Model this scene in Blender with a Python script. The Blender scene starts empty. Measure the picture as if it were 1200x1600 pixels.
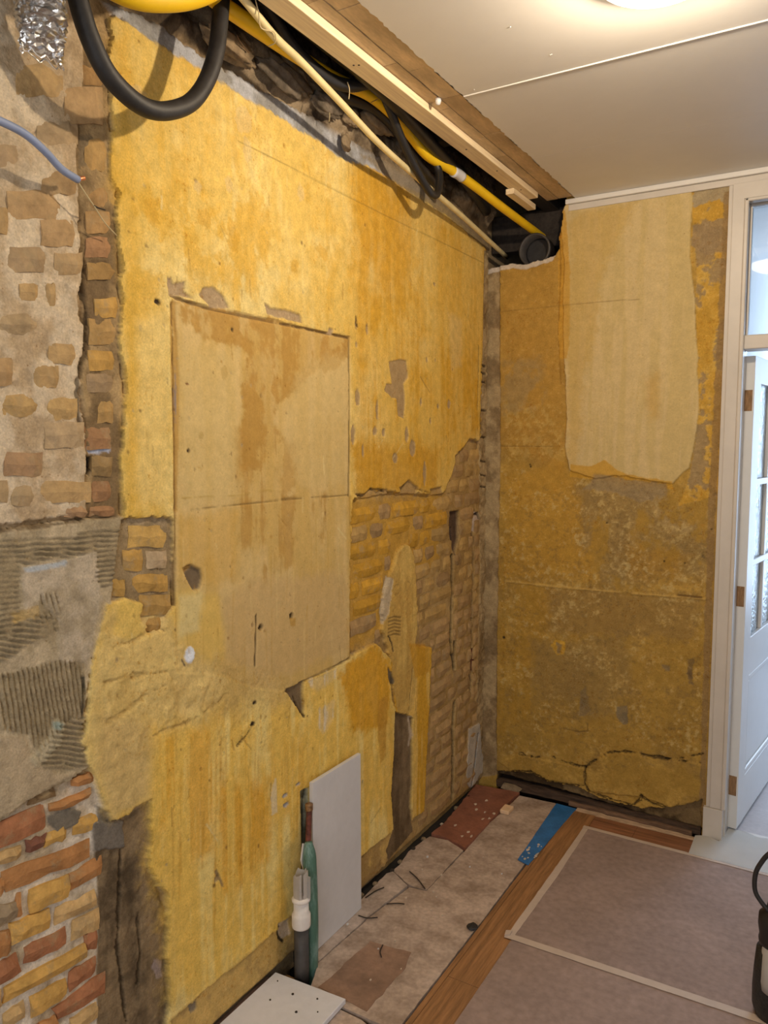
import bpy, bmesh, math, random
import numpy as np
from mathutils import Vector, Matrix
random.seed(7); rng = np.random.default_rng(7)
SC = bpy.context.scene
COL = SC.collection

# ------------------------------------------------------------------ camera
F = 1209.0; PCX = 600.0; PCY = 800.0                  # pinhole in a 1200x1600 frame
CAM = np.array([1.365, 0.0, 1.55])
PITCH = math.atan(106/1209.0)
YAW = math.atan(725/math.hypot(1209, 106))
FW = np.array([-math.sin(YAW)*math.cos(PITCH), math.cos(YAW)*math.cos(PITCH), -math.sin(PITCH)])
RT = np.array([math.cos(YAW), math.sin(YAW), 0.0]); UP = np.cross(RT, FW)
cd = bpy.data.cameras.new('camera'); cam = bpy.data.objects.new('camera', cd); COL.objects.link(cam)
cd.sensor_fit = 'VERTICAL'; cd.sensor_height = 36.0; cd.lens = F*36.0/1600.0
cd.clip_start = 0.02; cd.clip_end = 60
m = Matrix.Identity(4)
for i in range(3):
    m[i][0] = RT[i]; m[i][1] = UP[i]; m[i][2] = -FW[i]; m[i][3] = CAM[i]
cam.matrix_world = m
SC.camera = cam

# ------------------------------------------------------------------ world, light, exposure
w = bpy.data.worlds.new('world'); SC.world = w; w.use_nodes = True
bg = w.node_tree.nodes['Background']; bg.inputs[0].default_value = (0.60, 0.74, 1.0, 1); bg.inputs[1].default_value = 0.8
vs = SC.view_settings; vs.view_transform = 'Standard'; vs.look = 'None'; vs.gamma = 1.0; vs.use_curve_mapping = False
vs.exposure = 0.0
SC.cycles.max_bounces = 8; SC.cycles.diffuse_bounces = 5; SC.cycles.caustics_reflective = False; SC.cycles.caustics_refractive = False
LAMP = (0.995, 1.718, 2.54); LAMP_POWER = 8.0; BULB_W = 78.0; LAMP_COL = (1.0, 0.82, 0.60)
def area_light(name, loc, rot, sx, sy, power, col):
    l = bpy.data.lights.new(name, 'AREA'); l.shape = 'RECTANGLE'; l.size = sx; l.size_y = sy; l.energy = power; l.color = col
    o = bpy.data.objects.new(name, l); COL.objects.link(o); o.location = loc; o.rotation_euler = rot; return o
# daylight in the hall's end window; fill light added in an unseen back opening
area_light('hall_daylight', (1.75, 6.13, 1.35), (math.radians(-90), 0, 0), 1.0, 1.9, 56, (0.56, 0.74, 1.0))
area_light('room_fill', (1.45, -1.52, 1.45), (math.radians(90), 0, 0), 1.5, 1.3, 25, (1.0, 0.97, 0.92))

# ------------------------------------------------------------------ geometry helpers
L = 3.18; H = 2.54
def ray(px, py): return FW + RT*(px-PCX)/F - UP*(py-PCY)/F
def hit(px, py, ax, val):                              # where the sight line of a photo pixel meets a plane of the place
    d = ray(px, py); return CAM + d*((val-CAM[ax])/d[ax])
def wl(p, x=0.0): P = hit(p[0], p[1], 0, x); return (P[1], P[2])
def wf(p, y=L): P = hit(p[0], p[1], 1, y); return (P[0], P[2])
def fl(p, z=0.0): P = hit(p[0], p[1], 2, z); return (P[0], P[1])

def lin(c): return tuple(((v/255)/12.92 if v/255 <= 0.04045 else ((v/255+0.055)/1.055)**2.4) for v in c)
WB = (1.0, 0.89, 0.74)
def A(r, g, b, k=1.0):
    c = lin((r, g, b)); return np.array([min(0.92, c[i]/WB[i]/k) for i in range(3)])

def tag(o, label=None, cat=None, group=None, kind=None):
    if label: o['label'] = label
    if cat: o['category'] = cat
    if group: o['group'] = group
    if kind: o['kind'] = kind
    return o
def empty(name, loc=(0, 0, 0)):
    o = bpy.data.objects.new(name, None); o.empty_display_size = 0.05; COL.objects.link(o); o.location = loc; return o
def link(name, me, mat=None, parent=None, smooth=False):
    o = bpy.data.objects.new(name, me); COL.objects.link(o)
    if mat is not None: me.materials.append(mat)
    if smooth: me.polygons.foreach_set('use_smooth', np.ones(len(me.polygons), bool))
    if parent is not None:
        o.parent = parent
        o.matrix_parent_inverse = Matrix.Translation(-Vector(parent.location))
    return o
def from_bm(name, bm, mat, parent=None, smooth=False):
    bmesh.ops.recalc_face_normals(bm, faces=bm.faces)
    me = bpy.data.meshes.new(name); bm.to_mesh(me); bm.free()
    return link(name, me, mat, parent, smooth)
def bbox(bm, x0, x1, y0, y1, z0, z1, bevel=0.0):
    vs_ = [bm.verts.new((x, y, z)) for z in (z0, z1) for y in (y0, y1) for x in (x0, x1)]
    fs = [bm.faces.new([vs_[i] for i in q]) for q in ((0, 2, 3, 1), (4, 5, 7, 6), (0, 1, 5, 4), (2, 6, 7, 3), (0, 4, 6, 2), (1, 3, 7, 5))]
    if bevel > 0:
        es = list({e for f in fs for e in f.edges})
        bmesh.ops.bevel(bm, geom=es, offset=bevel, segments=2, affect='EDGES', profile=0.5)
def box(name, x0, x1, y0, y1, z0, z1, mat, parent=None, bevel=0.0):
    bm = bmesh.new(); bbox(bm, x0, x1, y0, y1, z0, z1, bevel); return from_bm(name, bm, mat, parent)
def slab(name, pts, z0, z1, mat, parent=None, jitter=0.0, axis=2, bevel=0.0):
    """polygon pts (2D) extruded between z0 and z1 along axis"""
    bm = bmesh.new()
    if jitter:
        q = []
        for i in range(len(pts)):
            a = np.array(pts[i]); b = np.array(pts[(i+1) % len(pts)]); n = max(1, int(np.linalg.norm(b-a)/0.025))
            d = b-a; nn = np.array([-d[1], d[0]])/max(1e-6, np.linalg.norm(d))
            for j in range(n): q.append(tuple(a+d*j/n+nn*random.uniform(-jitter, jitter)*(0 if j == 0 else 1)))
        pts = q
    def P(p, z): return (p[0], p[1], z) if axis == 2 else ((z, p[0], p[1]) if axis == 0 else (p[0], z, p[1]))
    lo = [bm.verts.new(P(p, z0)) for p in pts]; hi = [bm.verts.new(P(p, z1)) for p in pts]
    n = len(pts); f0 = bm.faces.new(lo); f1 = bm.faces.new(hi)
    for i in range(n): bm.faces.new((lo[i], lo[(i+1) % n], hi[(i+1) % n], hi[i]))
    if bevel: bmesh.ops.bevel(bm, geom=list(f0.edges)+list(f1.edges), offset=bevel, segments=1, affect='EDGES')
    if n > 4: bmesh.ops.triangulate(bm, faces=[f for f in bm.faces if len(f.verts) > 4])
    return from_bm(name, bm, mat, parent)
def catmull(pts, n=8):
    P = [np.array(p, float) for p in pts]; P = [2*P[0]-P[1]]+P+[2*P[-1]-P[-2]]; out = []
    for i in range(1, len(P)-2):
        for j in range(n):
            t = j/n; a, b, c, d = P[i-1:i+3]
            out.append(0.5*((2*b)+(c-a)*t+(2*a-5*b+4*c-d)*t*t+(3*b-a-3*c+d)*t**3))
    out.append(P[-2]); return out
def tube_bm(bm, path, r, sides=14, cap=True, ridge=0.0):
    path = [Vector(p) for p in path]; prev = None; ref = Vector((0.31, 0.22, 0.92)).normalized(); rings = []
    T0 = (path[1]-path[0]).normalized(); nrm = T0.cross(ref).normalized()
    for i, p in enumerate(path):
        T = (path[min(i+1, len(path)-1)]-path[max(i-1, 0)]).normalized()
        nrm = (nrm-T*nrm.dot(T)).normalized(); bn = T.cross(nrm)
        rr = r(i/(len(path)-1)) if callable(r) else r
        if ridge: rr *= 1+ridge*(1 if i % 2 else -1)
        rings.append([bm.verts.new(p+(nrm*math.cos(2*math.pi*k/sides)+bn*math.sin(2*math.pi*k/sides))*rr) for k in range(sides)])
    for a, b in zip(rings, rings[1:]):
        for k in range(sides): bm.faces.new((a[k], a[(k+1) % sides], b[(k+1) % sides], b[k]))
    if cap: bm.faces.new(rings[0]); bm.faces.new(rings[-1])
def tube(name, path, r, mat, parent=None, sides=14, n=8, ridge=0.0, smooth=True):
    bm = bmesh.new(); tube_bm(bm, catmull(path, n), r, sides, True, ridge); return from_bm(name, bm, mat, parent, smooth)
def lathe(name, prof, loc, mat, parent=None, segs=32, axis='z'):
    """prof = [(r, t)...] spun around the axis through loc"""
    bm = bmesh.new(); rings = []
    for r, t in prof:
        ring = []
        for k in range(segs):
            a = 2*math.pi*k/segs; c, s = r*math.cos(a), r*math.sin(a)
            ring.append(bm.verts.new({'z': (c, s, t), 'y': (c, t, s), 'x': (t, c, s)}[axis]))
        rings.append(ring)
    for a, b in zip(rings, rings[1:]):
        for k in range(segs): bm.faces.new((a[k], a[(k+1) % segs], b[(k+1) % segs], b[k]))
    bm.faces.new(rings[0]); bm.faces.new(rings[-1])
    bmesh.ops.translate(bm, verts=bm.verts, vec=Vector(loc))
    return from_bm(name, bm, mat, parent, True)

# ------------------------------------------------------------------ materials
MATS = {}
def mat(name, col, rough=0.7, var=0.12, scale=20, bump=0.0, bscale=80, metal=0.0, stretch=(1, 1, 1), col2=None, spec=0.5, detail=6, contrast=(0.35, 0.65), fine=0.0):
    if name in MATS: return MATS[name]
    M = bpy.data.materials.new(name); M.use_nodes = True; nt = M.node_tree; N = nt.nodes; K = nt.links
    p = N['Principled BSDF']; p.inputs['Roughness'].default_value = rough; p.inputs['Metallic'].default_value = metal
    p.inputs['Specular IOR Level'].default_value = spec
    tc = N.new('ShaderNodeTexCoord'); mp = N.new('ShaderNodeMapping'); mp.inputs['Scale'].default_value = stretch
    K.new(tc.outputs['Object'], mp.inputs[0])
    nz = N.new('ShaderNodeTexNoise'); nz.inputs['Scale'].default_value = scale; nz.inputs['Detail'].default_value = detail; nz.inputs['Roughness'].default_value = 0.65
    K.new(mp.outputs[0], nz.inputs['Vector'])
    rp = N.new('ShaderNodeValToRGB'); rp.color_ramp.elements[0].position = contrast[0]; rp.color_ramp.elements[1].position = contrast[1]
    c = np.array(col); a = c*(1-var); b = np.array(col2) if col2 is not None else np.minimum(c*(1+var), 0.95)
    rp.color_ramp.elements[0].color = (*a, 1); rp.color_ramp.elements[1].color = (*b, 1)
    K.new(nz.outputs['Fac'], rp.inputs[0]); out = rp.outputs[0]
    if fine:
        n3 = N.new('ShaderNodeTexNoise'); n3.inputs['Scale'].default_value = scale*9; n3.inputs['Detail'].default_value = 4; K.new(mp.outputs[0], n3.inputs['Vector'])
        mr = N.new('ShaderNodeMapRange'); mr.inputs[1].default_value = 0.3; mr.inputs[2].default_value = 0.7; mr.inputs[3].default_value = 1-fine; mr.inputs[4].default_value = 1+fine; K.new(n3.outputs['Fac'], mr.inputs[0])
        mx = N.new('ShaderNodeVectorMath'); mx.operation = 'SCALE'; K.new(out, mx.inputs[0]); K.new(mr.outputs[0], mx.inputs['Scale']); out = mx.outputs[0]
    K.new(out, p.inputs['Base Color'])
    if bump:
        n2 = N.new('ShaderNodeTexNoise'); n2.inputs['Scale'].default_value = bscale; n2.inputs['Detail'].default_value = 5; K.new(mp.outputs[0], n2.inputs['Vector'])
        bp = N.new('ShaderNodeBump'); bp.inputs['Strength'].default_value = bump; bp.inputs['Distance'].default_value = 0.004
        K.new(n2.outputs['Fac'], bp.inputs['Height']); K.new(bp.outputs[0], p.inputs['Normal'])
    MATS[name] = M; return M
def mat_field(name, rough=0.85, spec=0.25, bump=0.35, speck=0.0, grain=1.0):
    """painted plaster / mortar: colour regions from the mesh, grain, blotches and relief from noise"""
    M = bpy.data.materials.new(name); M.use_nodes = True; nt = M.node_tree; N = nt.nodes; K = nt.links
    p = N['Principled BSDF']; p.inputs['Roughness'].default_value = rough; p.inputs['Specular IOR Level'].default_value = spec
    at = N.new('ShaderNodeAttribute'); at.attribute_name = 'pigment'
    tc = N.new('ShaderNodeTexCoord')
    def noise(scale, det=5, ro=0.6):
        n = N.new('ShaderNodeTexNoise'); n.inputs['Scale'].default_value = scale; n.inputs['Detail'].default_value = det; n.inputs['Roughness'].default_value = ro
        K.new(tc.outputs['Object'], n.inputs['Vector']); return n.outputs['Fac']
    def mrange(s, lo, hi, a=0.3, b=0.7):
        r = N.new('ShaderNodeMapRange'); r.inputs[1].default_value = a; r.inputs[2].default_value = b; r.inputs[3].default_value = lo; r.inputs[4].default_value = hi
        K.new(s, r.inputs[0]); return r.outputs[0]
    f1 = mrange(noise(32, 7, 0.68), 1-0.17*grain, 1+0.17*grain); f2 = mrange(noise(210, 3), 1-0.12*grain, 1+0.12*grain)
    mu = N.new('ShaderNodeMath'); mu.operation = 'MULTIPLY'; K.new(f1, mu.inputs[0]); K.new(f2, mu.inputs[1])
    sc = N.new('ShaderNodeVectorMath'); sc.operation = 'SCALE'; K.new(at.outputs['Color'], sc.inputs[0]); K.new(mu.outputs[0], sc.inputs['Scale'])
    # sparse dark pits
    pit = mrange(noise(120, 3, 0.5), 0.0, 1.0, 0.68, 0.76)
    mx = N.new('ShaderNodeMix'); mx.data_type = 'RGBA'; mx.blend_type = 'MULTIPLY'; K.new(pit, mx.inputs[0]); K.new(sc.outputs[0], mx.inputs[6]); mx.inputs[7].default_value = (0.66, 0.56, 0.45, 1)
    if speck:                                          # ochre flecks showing through thin paint, in clusters
        cl = mrange(noise(7, 3), 0.0, 1.0, 0.42, 0.60); fk = mrange(noise(85, 5, 0.7), 0.0, 1.0, 0.56, 0.66)
        mm = N.new('ShaderNodeMath'); mm.operation = 'MULTIPLY'; K.new(cl, mm.inputs[0]); K.new(fk, mm.inputs[1])
        m2 = N.new('ShaderNodeMath'); m2.operation = 'MULTIPLY'; K.new(mm.outputs[0], m2.inputs[0]); m2.inputs[1].default_value = speck
        mo = N.new('ShaderNodeMix'); mo.data_type = 'RGBA'; mo.blend_type = 'MULTIPLY'; K.new(m2.outputs[0], mo.inputs[0]); K.new(mx.outputs[2], mo.inputs[6]); mo.inputs[7].default_value = (0.80, 0.62, 0.34, 1)
        pl = mrange(noise(64, 5, 0.7), 0.0, 0.5*speck, 0.60, 0.68)
        mp_ = N.new('ShaderNodeMix'); mp_.data_type = 'RGBA'; mp_.blend_type = 'SCREEN'; K.new(pl, mp_.inputs[0]); K.new(mo.outputs[2], mp_.inputs[6]); mp_.inputs[7].default_value = (0.16, 0.14, 0.09, 1)
        mx = mp_
    K.new(mx.outputs[2], p.inputs['Base Color'])
    b1 = noise(90, 6); b2 = noise(400, 3)
    ad = N.new('ShaderNodeMath'); ad.operation = 'MULTIPLY_ADD'; K.new(b2, ad.inputs[0]); ad.inputs[1].default_value = 0.35; K.new(b1, ad.inputs[2])
    bp = N.new('ShaderNodeBump'); bp.inputs['Strength'].default_value = bump; bp.inputs['Distance'].default_value = 0.004
    K.new(ad.outputs[0], bp.inputs['Height']); K.new(bp.outputs[0], p.inputs['Normal'])
    return M
def mat_brick():
    M = bpy.data.materials.new('brick_clay'); M.use_nodes = True; nt = M.node_tree; N = nt.nodes; K = nt.links
    p = N['Principled BSDF']; p.inputs['Roughness'].default_value = 0.9; p.inputs['Specular IOR Level'].default_value = 0.2
    oi = N.new('ShaderNodeObjectInfo'); tc = N.new('ShaderNodeTexCoord')
    nz = N.new('ShaderNodeTexNoise'); nz.inputs['Scale'].default_value = 22; nz.inputs['Detail'].default_value = 7; nz.inputs['Roughness'].default_value = 0.7
    K.new(tc.outputs['Object'], nz.inputs['Vector'])
    mr = N.new('ShaderNodeMapRange'); mr.inputs[1].default_value = 0.3; mr.inputs[2].default_value = 0.7; mr.inputs[3].default_value = 0.68; mr.inputs[4].default_value = 1.25; K.new(nz.outputs['Fac'], mr.inputs[0])
    sc = N.new('ShaderNodeVectorMath'); sc.operation = 'SCALE'; K.new(oi.outputs['Color'], sc.inputs[0]); K.new(mr.outputs[0], sc.inputs['Scale'])
    # mortar smears left on the faces
    n2 = N.new('ShaderNodeTexNoise'); n2.inputs['Scale'].default_value = 16; n2.inputs['Detail'].default_value = 8; n2.inputs['Roughness'].default_value = 0.75; K.new(tc.outputs['Object'], n2.inputs['Vector'])
    r2 = N.new('ShaderNodeMapRange'); r2.inputs[1].default_value = 0.53; r2.inputs[2].default_value = 0.63; r2.inputs[3].default_value = 0; r2.inputs[4].default_value = 0.6; K.new(n2.outputs['Fac'], r2.inputs[0])
    mx = N.new('ShaderNodeMix'); mx.data_type = 'RGBA'; K.new(r2.outputs[0], mx.inputs[0]); K.new(sc.outputs[0], mx.inputs[6]); mx.inputs[7].default_value = (*A(168, 140, 98), 1)
    K.new(mx.outputs[2], p.inputs['Base Color'])
    bp = N.new('ShaderNodeBump'); bp.inputs['Strength'].default_value = 0.5; bp.inputs['Distance'].default_value = 0.005
    n3 = N.new('ShaderNodeTexNoise'); n3.inputs['Scale'].default_value = 110; n3.inputs['Detail'].default_value = 5; K.new(tc.outputs['Object'], n3.inputs['Vector'])
    K.new(n3.outputs['Fac'], bp.inputs['Height']); K.new(bp.outputs[0], p.inputs['Normal'])
    return M
def mat_emit(name, col, s):
    M = bpy.data.materials.new(name); M.use_nodes = True; nt = M.node_tree
    p = nt.nodes['Principled BSDF']; p.inputs['Emission Color'].default_value = (*col, 1); p.inputs['Emission Strength'].default_value = s; p.inputs['Base Color'].default_value = (0.9, 0.9, 0.88, 1)
    return M
def mat_dome(name, col, s):
    M = bpy.data.materials.new(name); M.use_nodes = True; nt = M.node_tree; N = nt.nodes; K = nt.links
    e = N.new('ShaderNodeEmission'); e.inputs[0].default_value = (*col, 1); e.inputs[1].default_value = s
    tr = N.new('ShaderNodeBsdfTransparent'); tr.inputs[0].default_value = (0.95, 0.93, 0.9, 1); mx = N.new('ShaderNodeMixShader'); mx.inputs[0].default_value = 0.5
    K.new(tr.outputs[0], mx.inputs[1]); K.new(e.outputs[0], mx.inputs[2]); K.new(mx.outputs[0], N['Material Output'].inputs[0]); return M
def mat_glass(name, col, rough, bump=0.0):
    M = bpy.data.materials.new(name); M.use_nodes = True; nt = M.node_tree; N = nt.nodes; K = nt.links
    p = N['Principled BSDF']; p.inputs['Base Color'].default_value = (*col, 1); p.inputs['Roughness'].default_value = rough; p.inputs['Transmission Weight'].default_value = 1.0; p.inputs['IOR'].default_value = 1.48
    if bump:
        tc = N.new('ShaderNodeTexCoord'); n = N.new('ShaderNodeTexNoise'); n.inputs['Scale'].default_value = 60; K.new(tc.outputs['Object'], n.inputs['Vector'])
        b = N.new('ShaderNodeBump'); b.inputs['Strength'].default_value = bump; b.inputs['Distance'].default_value = 0.01; K.new(n.outputs['Fac'], b.inputs['Height']); K.new(b.outputs[0], p.inputs['Normal'])
    return M

M_white = mat('white_paint', (0.74, 0.73, 0.71), 0.45, 0.03, 6, 0.05, 60)
M_ceil = mat('ceiling_paint', (0.78, 0.77, 0.75), 0.55, 0.02, 5, 0.04, 120)
M_trimw = mat('trim_paint', (0.62, 0.58, 0.53), 0.4, 0.04, 8, 0.05, 50)
M_pine = mat('pine', A(240, 206, 158), 0.6, 0.16, 4, 0.15, 30, stretch=(22, 1, 22))
M_hard = mat('hardboard', A(210, 176, 128), 0.75, 0.22, 5, 0.15, 60, stretch=(4, 1, 4), fine=0.08)
M_hard2 = mat('hardboard_dark', A(194, 160, 114), 0.75, 0.22, 5, 0.15, 60, stretch=(4, 1, 4), fine=0.08)
M_dark = mat('dark_old_wood', (0.035, 0.026, 0.020), 0.85, 0.4, 8, 0.3, 40, stretch=(6, 1, 6))
M_void = mat('void_dark', (0.018, 0.015, 0.013), 0.95, 0.4, 6)  # near-black void lining; the cavity's darkness is put into the colour
M_blackp = mat('black_plastic', (0.018, 0.017, 0.018), 0.42, 0.2, 20)
M_blackr = mat('black_rubber', (0.022, 0.021, 0.022), 0.55, 0.3, 40, 0.1, 120)
M_yellow = mat('yellow_plastic', (0.88, 0.57, 0.012), 0.42, 0.06, 12)
M_cream = mat('cream_plastic', A(226, 200, 140), 0.5, 0.1, 14)
M_greycab = mat('grey_cable', A(140, 148, 168), 0.5, 0.06, 20)
M_copper = mat('copper', (0.72, 0.27, 0.12), 0.4, 0.2, 60, metal=0.6)
M_rust = mat('rusty_copper', (0.16, 0.045, 0.03), 0.7, 0.6, 45, 0.4, 90)
M_wire = mat('wire', A(120, 90, 60), 0.5, 0.2, 40, metal=0.4)
M_wireY = mat('wire_pale', A(196, 170, 120), 0.6, 0.1, 40)
M_alu = mat('aluminium_foil', (0.95, 0.95, 0.96), 0.24, 0.06, 30, 0.7, 70, metal=1.0)
M_board = mat('white_board', A(214, 204, 192), 0.55, 0.05, 5, 0.05, 40, fine=0.02)
M_tile = mat('white_panel', A(224, 214, 204), 0.5, 0.03, 5, 0.03, 60, fine=0.03)
M_pvcgrey = mat('grey_pvc', (0.055, 0.05, 0.048), 0.55, 0.3, 20, 0.1, 60)
M_pvcwhite = mat('white_pvc', A(232, 216, 196), 0.5, 0.08, 18, 0.1, 60)
M_green = mat('green_pipe', A(92, 128, 104, 0.9), 0.5, 0.35, 40, 0.1, 60, stretch=(1, 1, 0.2), col2=A(150, 172, 156, .9), contrast=(0.45, 0.75))
M_ply = mat('subfloor_board', A(160, 132, 106, 0.8), 0.85, 0.28, 9, 0.3, 60, col2=A(178, 152, 128, 0.8), detail=9, contrast=(0.36, 0.62), fine=0.14)
M_ply2 = mat('subfloor_board_pale', A(160, 134, 110, 0.8), 0.85, 0.34, 9, 0.3, 60, col2=A(188, 164, 142, 0.8), detail=9, fine=0.12)
M_plyb = mat('subfloor_board_brown', A(132, 100, 76, 0.8), 0.8, 0.30, 6, 0.2, 60, detail=8, fine=0.1)
M_lino = mat('red_brown_lino', A(128, 78, 56, 0.75), 0.6, 0.25, 10, 0.2, 60, fine=0.1)
M_crumb = mat('crumb', A(205, 180, 150), 0.9, 0.1, 60)
M_blue = mat('blue_strip', A(44, 100, 146, 0.85), 0.45, 0.18, 14, 0.1, 60, fine=0.1)
M_oak = mat('oak_floor', A(142, 98, 58, 0.85), 0.5, 0.34, 4, 0.12, 40, stretch=(16, 1, 1), detail=8, fine=0.08)
M_oak2 = mat('oak_floor_red', A(130, 84, 54, 0.85), 0.5, 0.34, 4, 0.12, 40, stretch=(1, 14, 1), detail=8, fine=0.08)
M_sheet = mat('grey_brown_card', A(140, 115, 98, 0.82), 0.85, 0.14, 5, 0.15, 200, detail=9, contrast=(0.3, 0.7), fine=0.13)
M_tape = mat('masking_tape', A(178, 154, 130, 0.8), 0.7, 0.06, 14, 0.1, 80)
M_paper = mat('white_paper', (0.84, 0.83, 0.80), 0.6, 0.03, 6)
M_sub = mat('dark_ground', (0.02, 0.017, 0.015), 0.95, 0.4, 10)
M_hallfloor = mat('hall_floor', (0.46, 0.42, 0.42), 0.6, 0.08, 8, fine=0.05)
M_hallwall = mat('hall_wall', (0.70, 0.70, 0.69), 0.8, 0.03, 6)
M_door = mat('door_paint', (0.76, 0.76, 0.75), 0.4, 0.02, 6)
M_bare = mat('bare_wood', A(150, 110, 70), 0.8, 0.3, 30, stretch=(4, 4, 1))
M_rot = mat('rotten_wood', (0.075, 0.045, 0.028), 0.9, 0.5, 12, 0.6, 50, stretch=(1, 6, 6))
M_fluff = mat('mineral_wool', A(140, 116, 84), 1.0, 0.3, 30, 0.8, 90)
M_rubber_spk = mat('black_speckled', (0.02, 0.02, 0.02), 0.5, 0.5, 140, 0.3, 160)
M_silver = mat('pale_grey_plastic', (0.42, 0.41, 0.40), 0.5, 0.05, 10)
M_field = mat_field('painted_plaster', 0.85, 0.25, 0.45, 0.9)
M_cream_f = mat_field('cream_plaster', 0.8, 0.25, 0.2, 0.35, 0.55)
M_mortar = mat_field('mortar', 0.95, 0.1, 0.6, 0.0, 1.25)
M_brick = mat_brick()
M_pane = mat_glass('clear_glass', (0.96, 0.98, 0.98), 0.0)
M_frost = mat_glass('patterned_glass', (0.92, 0.97, 0.97), 0.12, 0.6)
M_lamp = mat_dome('opal_lamp', LAMP_COL, LAMP_POWER); M_bulb = mat_emit('bulb_glow', LAMP_COL, 40)

# ------------------------------------------------------------------ relief fields (plastered walls)
_T = rng.random((256, 256))
def vnoise(x, y, seed=0):
    x = x+seed*17.31; y = y+seed*9.77
    xi = np.floor(x).astype(int); yi = np.floor(y).astype(int); fx = x-xi; fy = y-yi
    fx = fx*fx*(3-2*fx); fy = fy*fy*(3-2*fy)
    a = _T[xi & 255, yi & 255]; b = _T[(xi+1) & 255, yi & 255]; c = _T[xi & 255, (yi+1) & 255]; d = _T[(xi+1) & 255, (yi+1) & 255]
    return (a*(1-fx)+b*fx)*(1-fy)+(c*(1-fx)+d*fx)*fy
def fbm(x, y, seed=0, octv=5, gain=0.55):
    s = np.zeros_like(x); amp = 1.0; t = 0.0
    for o in range(octv): s += amp*vnoise(x*2**o, y*2**o, seed+o*3); t += amp; amp *= gain
    return s/t                                         # 0..1, mean 0.5
def sstep(a, b, x): t = np.clip((x-a)/(b-a), 0, 1); return t*t*(3-2*t)
class Field:
    def __init__(s, u0, u1, v0, v1, step, to_uv):
        nu = int(round((u1-u0)/step))+1; nv = int(round((v1-v0)/step))+1
        s.u = np.linspace(u0, u1, nu); s.v = np.linspace(v0, v1, nv); s.U, s.V = np.meshgrid(s.u, s.v)   # [iv, iu]
        s.h = np.zeros_like(s.U); s.c = np.zeros(s.U.shape+(3,)); s.k = np.zeros(s.U.shape, int); s.to = to_uv
        s.n1 = fbm(s.U*14, s.V*14, 1)-0.5; s.n2 = fbm(s.U*45, s.V*45, 2)-0.5; s.n3 = fbm(s.U*110, s.V*110, 5, 3)-0.5
        s.blot = fbm(s.U*5, s.V*5, 3); s.blot2 = fbm(s.U*11, s.V*9, 8, 6, 0.62); s.streak = fbm(s.U*34, s.V*2.2, 4, 5, 0.6); s.speck = fbm(s.U*60, s.V*60, 9, 4, 0.7)
    def uv(s, pts): return np.array([s.to(p) for p in pts])
    def win(s, P, m):
        a = np.searchsorted(s.u, [P[:, 0].min()-m, P[:, 0].max()+m]); b = np.searchsorted(s.v, [P[:, 1].min()-m, P[:, 1].max()+m])
        return slice(b[0], b[1]), slice(a[0], a[1])
    def sd(s, P, m=0.06):
        w_ = s.win(P, m); U = s.U[w_]; V = s.V[w_]; d = np.full(U.shape, 9.0); ins = np.zeros(U.shape, bool)
        for (x0, y0), (x1, y1) in zip(P, np.roll(P, -1, 0)):
            dx, dy = x1-x0, y1-y0; t = np.clip(((U-x0)*dx+(V-y0)*dy)/(dx*dx+dy*dy+1e-12), 0, 1)
            d = np.minimum(d, np.hypot(U-x0-t*dx, V-y0-t*dy))
            cr = ((y0 <= V) & (V < y1)) | ((y1 <= V) & (V < y0))
            with np.errstate(divide='ignore', invalid='ignore'):
                ins ^= cr & (U < x0+(V-y0)*dx/(dy if dy else 1e-9))
        return w_, np.where(ins, d, -d)
    def line_d(s, P, m=0.05):
        w_ = s.win(P, m); U = s.U[w_]; V = s.V[w_]; d = np.full(U.shape, 9.0)
        for (x0, y0), (x1, y1) in zip(P[:-1], P[1:]):
            dx, dy = x1-x0, y1-y0; t = np.clip(((U-x0)*dx+(V-y0)*dy)/(dx*dx+dy*dy+1e-12), 0, 1)
            d = np.minimum(d, np.hypot(U-x0-t*dx, V-y0-t*dy))
        return w_, d
    def region(s, pts, col=None, h=None, dh=None, k=None, rag=0.006, soft=0.002, alpha=1.0, tex=None, px=True, m=0.06, hsoft=None):
        """paint a ragged patch: colour, level (h) or offset (dh), class k"""
        P = s.uv(pts) if px else np.array(pts); w_, d = s.sd(P, max(m, rag*2+soft*2))
        e = d+rag*(2.0*s.n1[w_]+2.0*s.n2[w_]+1.1*s.n3[w_])
        mk = sstep(-soft, soft, e)
        if tex is not None: mk = mk*tex[w_]
        if col is not None:
            cc = col(s, w_) if callable(col) else np.array(col)
            a = (mk*alpha)[..., None]; s.c[w_] = s.c[w_]*(1-a)+cc*a
        if h is not None:
            hh = h(s, w_) if callable(h) else h; hm = sstep(-(hsoft or 0.002), hsoft or 0.002, e); s.h[w_] = s.h[w_]*(1-hm)+hh*hm
        if dh is not None: s.h[w_] += (dh(s, w_) if callable(dh) else dh)*mk
        if k is not None: s.k[w_] = np.where(mk > 0.5, k, s.k[w_])
    def line(s, pts, width, col, dh=0.0, wob=0.003, alpha=0.9, px=True, brk=0.0):
        P = s.uv(pts) if px else np.array(pts); w_, d = s.line_d(P)
        d = d+wob*(1.6*s.n1[w_]+1.5*s.n2[w_]+s.n3[w_]); mk = 1-sstep(width*0.35, width*0.5+0.0022, np.abs(d))
        if brk: mk = mk*sstep(brk-0.08, brk+0.08, s.blot2[w_]+s.n2[w_]*0.3)
        a = (mk*alpha)[..., None]; s.c[w_] = s.c[w_]*(1-a)+np.array(col)*a; s.h[w_] += dh*mk
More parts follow.
